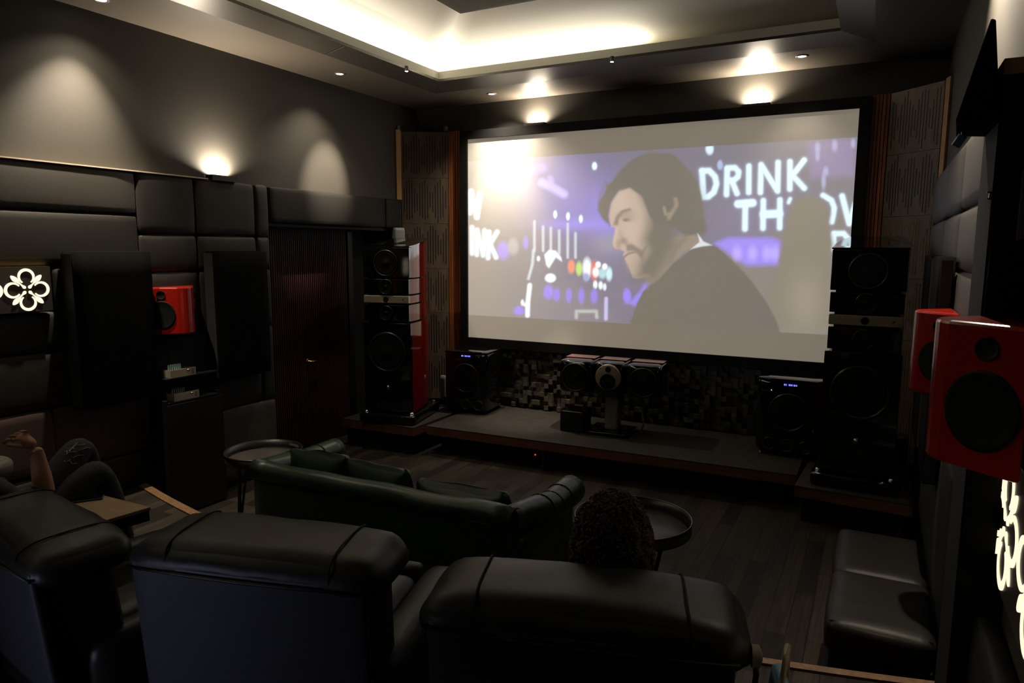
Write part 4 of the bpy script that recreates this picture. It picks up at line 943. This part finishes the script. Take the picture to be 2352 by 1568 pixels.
# ================================================================== PEOPLE
def skin_mesh(name, joints, edges, mt, parent, root=0, sub=2):
    me = bpy.data.meshes.new(name); me.from_pydata([j[0] for j in joints], edges, []); me.materials.append(mt)
    o = bpy.data.objects.new(name, me); COL.objects.link(o); o.parent = parent
    sm = o.modifiers.new('skin', 'SKIN'); sm.use_smooth_shade = True
    for i, j in enumerate(joints):
        r = j[1] if isinstance(j[1], tuple) else (j[1], j[1]); me.skin_vertices[0].data[i].radius = r
        me.skin_vertices[0].data[i].use_root = (i == root)
    ss = o.modifiers.new('subsurf', 'SUBSURF'); ss.levels = sub; ss.render_levels = sub
    return o
def head_mesh(parent, c, fwd, up, size=1.0):
    """head about 0.235 m tall with brow, nose, lips, chin and ears"""
    bm = bmesh.new(); bmesh.ops.create_uvsphere(bm, u_segments=40, v_segments=28, radius=1.0)
    for v in bm.verts:
        x, y, z = v.co; fx = 0.076 * x; fy = 0.098 * y; fz = 0.120 * z
        if z < -0.1: k = 1 - 0.30 * min(1, (-z - 0.1)) ; fx *= k; fy *= (1 - 0.10 * (-z)) 
        if y > 0: fy *= 0.94
        def g(a, b2, s1, s2): return math.exp(-((x - a) / s1) ** 2 - ((z - b2) / s2) ** 2) if y > 0 else 0
        fy += 0.030 * g(0, -0.22, 0.13, 0.16) + 0.016 * g(0, -0.02, 0.10, 0.18) - 0.012 * (g(0.40, 0.05, 0.16, 0.11) + g(-0.40, 0.05, 0.16, 0.11)) + 0.006 * g(0, 0.24, 0.5, 0.08) + 0.010 * g(0, -0.50, 0.22, 0.055) - 0.004 * g(0, -0.555, 0.25, 0.03) + 0.014 * g(0, -0.80, 0.28, 0.14)
        v.co = (fx, fy, fz)
    for f in bm.faces: f.smooth = True
    for sg in (-1, 1):
        before = set(bm.verts)
        bmesh.ops.create_uvsphere(bm, u_segments=12, v_segments=10, radius=1.0, matrix=Matrix.Translation((sg * 0.079, -0.008, -0.008)) @ Matrix.Rotation(sg * 0.35, 4, 'Z') @ Matrix.Diagonal((0.010, 0.020, 0.032, 1)))
    fwd = Vector(fwd).normalized(); up = Vector(up).normalized(); rt = fwd.cross(up).normalized(); up = rt.cross(fwd)
    R = Matrix((rt, fwd, up)).transposed().to_4x4(); M4 = Matrix.Translation(c) @ R @ Matrix.Scale(size, 4)
    bmesh.ops.transform(bm, matrix=M4, verts=bm.verts)
    hd = mk('head', bm, M_skin, parent)
    for sg in (-1, 1):
        bm = bmesh.new(); bmesh.ops.create_uvsphere(bm, u_segments=14, v_segments=10, radius=0.0115, matrix=M4 @ Matrix.Translation((sg * 0.030, 0.077, 0.006)))
        for f in bm.faces: f.smooth = True
        mk('eye', bm, mat('eye_white', (0.6, 0.58, 0.55), 0.2), hd)
    return hd, M4
def hair_cap(parent, M4, curly, seedv):
    rnd = random.Random(seedv); bm = bmesh.new(); bmesh.ops.create_icosphere(bm, subdivisions=5, radius=1.0)
    kill = []
    for v in bm.verts:
        x, y, z = v.co; n = noise.noise(Vector((x * 4, y * 4, z * 4)) + Vector((seedv, 0, 0))); n2 = noise.noise(Vector((x * 11, y * 11, z * 11)))
        k = (1.62 if curly else 1.12) + 0.16 * n * (1 if curly else 0.3) + 0.10 * n2 * (1 if curly else 0.2)
        cut = y > 0.35 and z < 0.45 + 0.2 * abs(x)
        if cut: k = 0.80
        v.co = (0.078 * x * k * (1.12 if curly else 1), 0.100 * y * k - 0.004, 0.120 * z * (k if z > 0 else k * 0.96) + 0.008)
    for f in bm.faces: f.smooth = True
    if curly:
        for i in range(1500):
            d = Vector((rnd.gauss(0, 1), rnd.gauss(0, 1) - 0.35, rnd.gauss(0, 1) + 0.35)).normalized()
            if d.y > 0.4 and d.z < 0.5: continue
            p = Vector((0.078 * d.x, 0.100 * d.y, 0.120 * d.z)) * 1.60 + Vector((0, -0.004, 0.008)); a = d.orthogonal().normalized(); b2 = d.cross(a)
            rr = rnd.uniform(0.006, 0.012); ph = rnd.uniform(0, 6.28)
            tube(bm, [p + a * rr * math.cos(ph + q * 0.9) + b2 * rr * math.sin(ph + q * 0.9) + d * (0.004 * q - 0.008) + a * 0.001 * q for q in range(8)], 0.0030, 4)
    bmesh.ops.transform(bm, matrix=M4, verts=bm.verts)
    return mk('hair', bm, M_hair, parent)

def hand(parent, wrist, fwd, side, up, curls, mt=M_skin, s=1.0):
    """skin chains: palm plus five fingers. fwd towards fingers, side towards thumb, up = back of the hand"""
    fwd, side, up = Vector(fwd).normalized(), Vector(side).normalized(), Vector(up).normalized(); w_ = Vector(wrist)
    J = [(w_, 0.026 * s), (w_ + fwd * 0.045 * s, (0.034 * s, 0.018 * s)), (w_ + fwd * 0.08 * s, (0.036 * s, 0.015 * s))]; E = [(0, 1), (1, 2)]
    lens = ((0.043, 0.027, 0.022), (0.047, 0.030, 0.023), (0.043, 0.028, 0.022), (0.034, 0.021, 0.019))
    for f, (off, L) in enumerate(zip((0.030, 0.010, -0.011, -0.030), lens)):
        base = w_ + fwd * (0.088 - 0.004 * abs(f - 1)) * s + side * off * s; b0 = 2; a = 0.25
        J.append((base, 0.0092 * s)); E.append((b0, len(J) - 1)); p = base
        for k, l in enumerate(L):
            a += curls[f]; d = fwd * math.cos(a) - up * math.sin(a); p = p + d * l * s
            J.append((p, (0.0085 - 0.0008 * k) * s)); E.append((len(J) - 2, len(J) - 1))
    p = w_ + fwd * 0.03 * s + side * 0.028 * s; J.append((p, 0.0125 * s)); E.append((1, len(J) - 1))
    for l, k in ((0.036, 0.55), (0.030, 0.9), (0.024, 1.2)):
        d = (fwd * math.cos(0.5) + side * (0.75 - k * 0.5) - up * 0.35 * k).normalized(); p = p + d * l * s
        J.append((p, 0.0098 * s)); E.append((len(J) - 2, len(J) - 1))
    hand.last = J; return skin_mesh('hand', J, E, mt, parent, 0, 2)

# person 1: in the right recliner, only the curly hair shows over the headrest
P1 = thing('person', 'person with dark curly hair sitting in the right recliner', 'person', (0, 0, 0))
f1 = Vector((-0.259, 0.966, 0)); r1 = Vector((0.966, 0.259, 0)); up1 = Vector((0, 0, 1)); o1 = Vector((-0.71, 1.93, RZ))
def L1(x, y, z): return tuple(o1 + r1 * x + f1 * y + up1 * z)
J = [(L1(0, 0.30, 0.58), (0.155, 0.11)), (L1(0, 0.26, 0.67), (0.14, 0.10)), (L1(0, 0.20, 0.79), (0.165, 0.10)), (L1(0, 0.18, 0.86), (0.10, 0.07)), (L1(0, 0.185, 0.91), 0.055),
     (L1(-0.18, 0.18, 0.80), 0.062), (L1(-0.27, 0.28, 0.70), 0.047), (L1(-0.22, 0.50, 0.66), 0.040), (L1(0.18, 0.18, 0.80), 0.062), (L1(0.27, 0.28, 0.70), 0.047), (L1(0.22, 0.50, 0.66), 0.040),
     (L1(-0.10, 0.38, 0.57), 0.085), (L1(-0.13, 0.76, 0.58), 0.062), (L1(-0.13, 0.98, 0.20), 0.042), (L1(-0.13, 1.10, 0.10), 0.04), (L1(0.10, 0.38, 0.57), 0.085), (L1(0.13, 0.76, 0.58), 0.062), (L1(0.13, 0.98, 0.20), 0.042), (L1(0.13, 1.10, 0.10), 0.04)]
skin_mesh('body', J, [(0, 1), (1, 2), (2, 3), (3, 4), (2, 5), (5, 6), (6, 7), (2, 8), (8, 9), (9, 10), (0, 11), (11, 12), (12, 13), (13, 14), (0, 15), (15, 16), (16, 17), (17, 18)], M_shirt, P1, 0, 2)
hd, M4 = head_mesh(P1, L1(0.03, 0.22, 0.925), f1 + Vector((0, 0, -0.25)), (0, 0, 1)); hair_cap(P1, M4, True, 4)
hand(P1, L1(-0.21, 0.52, 0.66), f1, r1, up1, (0.35, 0.35, 0.4, 0.4)); hand(P1, L1(0.21, 0.52, 0.66), f1, -r1, up1, (0.35, 0.35, 0.4, 0.4))

# person 2: in the left recliner, one hand raised, ripped black jeans, knees drawn up
P2 = thing('person', 'person in ripped black jeans at the left edge, one hand raised', 'person', (0, 0, 0))
hip = Vector((-3.55, 1.78, 0.86)); kn1 = Vector((-3.62, 2.09, 1.235)); kn2 = Vector((-3.47, 2.08, 1.13))
J = [(hip, (0.13, 0.11)), (hip + Vector((-0.10, -0.10, 0.16)), (0.125, 0.10)), (hip + Vector((-0.17, -0.18, 0.34)), (0.15, 0.10)), (hip + Vector((-0.19, -0.20, 0.45)), (0.085, 0.07)), (hip + Vector((-0.185, -0.19, 0.52)), 0.05),
     (hip + Vector((-0.04, -0.20, 0.36)), 0.055), (Vector((-3.36, 1.70, 1.06)), 0.042), (Vector((-3.335, 1.73, 1.17)), 0.043),
     (hip + Vector((-0.33, -0.14, 0.36)), 0.055), (hip + Vector((-0.40, 0.02, 0.10)), 0.042), (hip + Vector((-0.30, 0.22, 0.10)), 0.038)]
skin_mesh('torso', J, [(0, 1), (1, 2), (2, 3), (3, 4), (2, 5), (5, 6), (6, 7), (2, 8), (8, 9), (9, 10)], M_shirt, P2, 0, 2)
J = [(hip, (0.13, 0.11)), (hip + Vector((-0.05, 0.08, 0.02)), 0.095), ((hip + kn1) / 2 + Vector((0, 0, 0.03)), 0.095), (kn1, 0.078), (kn1 + Vector((-0.02, 0.05, -0.22)), 0.062), (kn1 + Vector((-0.04, 0.10, -0.50)), 0.046),
     (hip + Vector((0.07, 0.10, 0.0)), 0.095), ((hip + kn2) / 2 + Vector((0.02, 0, 0.02)), 0.092), (kn2, 0.078), (kn2 + Vector((0.0, 0.06, -0.22)), 0.062), (kn2 + Vector((0.0, 0.12, -0.46)), 0.046)]
jn = skin_mesh('jeans', J, [(0, 1), (1, 2), (2, 3), (3, 4), (4, 5), (0, 6), (6, 7), (7, 8), (8, 9), (9, 10)], M_jean, P2, 0, 2)
rnd = random.Random(11); bm = bmesh.new()
rt_ = Vector((RM[0][0], RM[1][0], 0)); bk = Vector((-RM[0][2], -RM[1][2], 0.25)).normalized()
bpy.context.view_layer.update(); ev = jn.evaluated_get(bpy.context.evaluated_depsgraph_get())
def on_knee(u, v):
    ok, h, nn, _ = ev.ray_cast(kn1 + rt_ * u + Vector((0, 0, v)) + bk * 0.4, -bk)
    return h + nn * 0.001 if ok else None
for i in range(22):
    u, v = rnd.uniform(-0.03, 0.075), rnd.uniform(-0.09, 0.055); q = []
    for k in range(5):
        p = on_knee(u, v); u += rnd.uniform(0.003, 0.010); v += rnd.uniform(-0.010, 0.010)
        if p is not None: q.append(p)
    if len(q) > 2: tube(bm, q, 0.0022, 5)
for pth in ([(-0.045, 0.052), (-0.03, 0.058), (-0.015, 0.056), (0.0, 0.052)], [(0.02, 0.058), (0.035, 0.054), (0.05, 0.046)], [(0.025, 0.03), (0.018, 0.01), (0.010, -0.01), (0.0, -0.04), (0.012, -0.044), (0.03, -0.042)], [(-0.03, -0.13), (-0.04, -0.15), (-0.045, -0.165)]):
    q = [p for p in (on_knee(u, v) for u, v in pth) if p is not None]
    if len(q) > 2: tube(bm, q, 0.0036, 5)
mk('ripped_threads', bm, M_denimrip, jn)['kind'] = 'stuff'
hd, M4 = head_mesh(P2, hip + Vector((-0.17, -0.16, 0.63)), (-0.2, 0.97, -0.05), (0, 0, 1)); hair_cap(P2, M4, False, 9)
el = Vector((-3.335, 1.745, 1.10)); wr = Vector((-3.372, 1.74, 1.342))
skin_mesh('forearm', [(el, 0.046), (el * 0.6 + wr * 0.4, 0.044), (el * 0.2 + wr * 0.8, 0.032), (wr, 0.029)], [(0, 1), (1, 2), (2, 3)], M_skin, P2, 0, 2)
hd_dir = (-rt_ * 0.75 + Vector((0, 0, 0.62)))
hand(P2, wr, hd_dir, Vector((0, 0, -0.6)) - rt_ * 0.6 + bk * 0.2, Vector((0, 0, 0.75)) + rt_ * 0.55 + bk * 0.25, (0.42, 0.45, 0.48, 0.5), s=0.95)
bm = bmesh.new(); c = wr + Vector((0.004, 0, -0.03)); tube(bm, [c + rt_ * 0.029 * math.cos(a) + bk * 0.029 * math.sin(a) + Vector((0, 0, 0.014 * math.cos(a))) for a in np.linspace(0, 2 * math.pi, 25)[:-1]], 0.0022, 6, closed=True)
mk('bracelet', bm, M_pillar, P2)
bm = bmesh.new(); p0, p1 = Vector(hand.last[3][0]), Vector(hand.last[4][0]); cc = (p0 + p1) / 2; ax_ = (p1 - p0).normalized(); e1_ = ax_.orthogonal().normalized(); e2_ = ax_.cross(e1_); tube(bm, [cc + e1_ * 0.0088 * math.cos(a) + e2_ * 0.0088 * math.sin(a) for a in np.linspace(0, 2 * math.pi, 17)[:-1]], 0.0022, 6, closed=True)
mk('ring', bm, M_steel, P2)
t = thing('armchair', 'low dark leather armchair under the person in ripped jeans', 'armchair', (-3.82, 1.80, RZ), math.radians(-8))
mk('base', B(-0.32, 0.32, -0.35, 0.35, 0.03, 0.28), M_matte, t)
mk('seat_cushion', S((0, 0.02, 0.36), (0.50, 0.66, 0.18), 0.05, puff=0.015, n=8), M_leather, t)
mk('backrest', S((0, -0.38, 0.58), (0.66, 0.16, 0.62), 0.06, n=8), M_leather, t)
for sg in (-1, 1): mk('armrest', S((sg * 0.31, -0.02, 0.40), (0.12, 0.74, 0.40), 0.05, n=8), M_leather, t)
t = thing('pale_cushion', 'pale grey cushion on the low armchair beside the raised arm', 'cushion', (-3.66, 1.62, 1.225), math.radians(17))
mk('cover', S((0, 0, 0), (0.26, 0.20, 0.09), 0.04, puff=0.012, n=10), mat('pale_leather', (0.22, 0.22, 0.17), 0.45, bump=0.2, bscale=15), t)
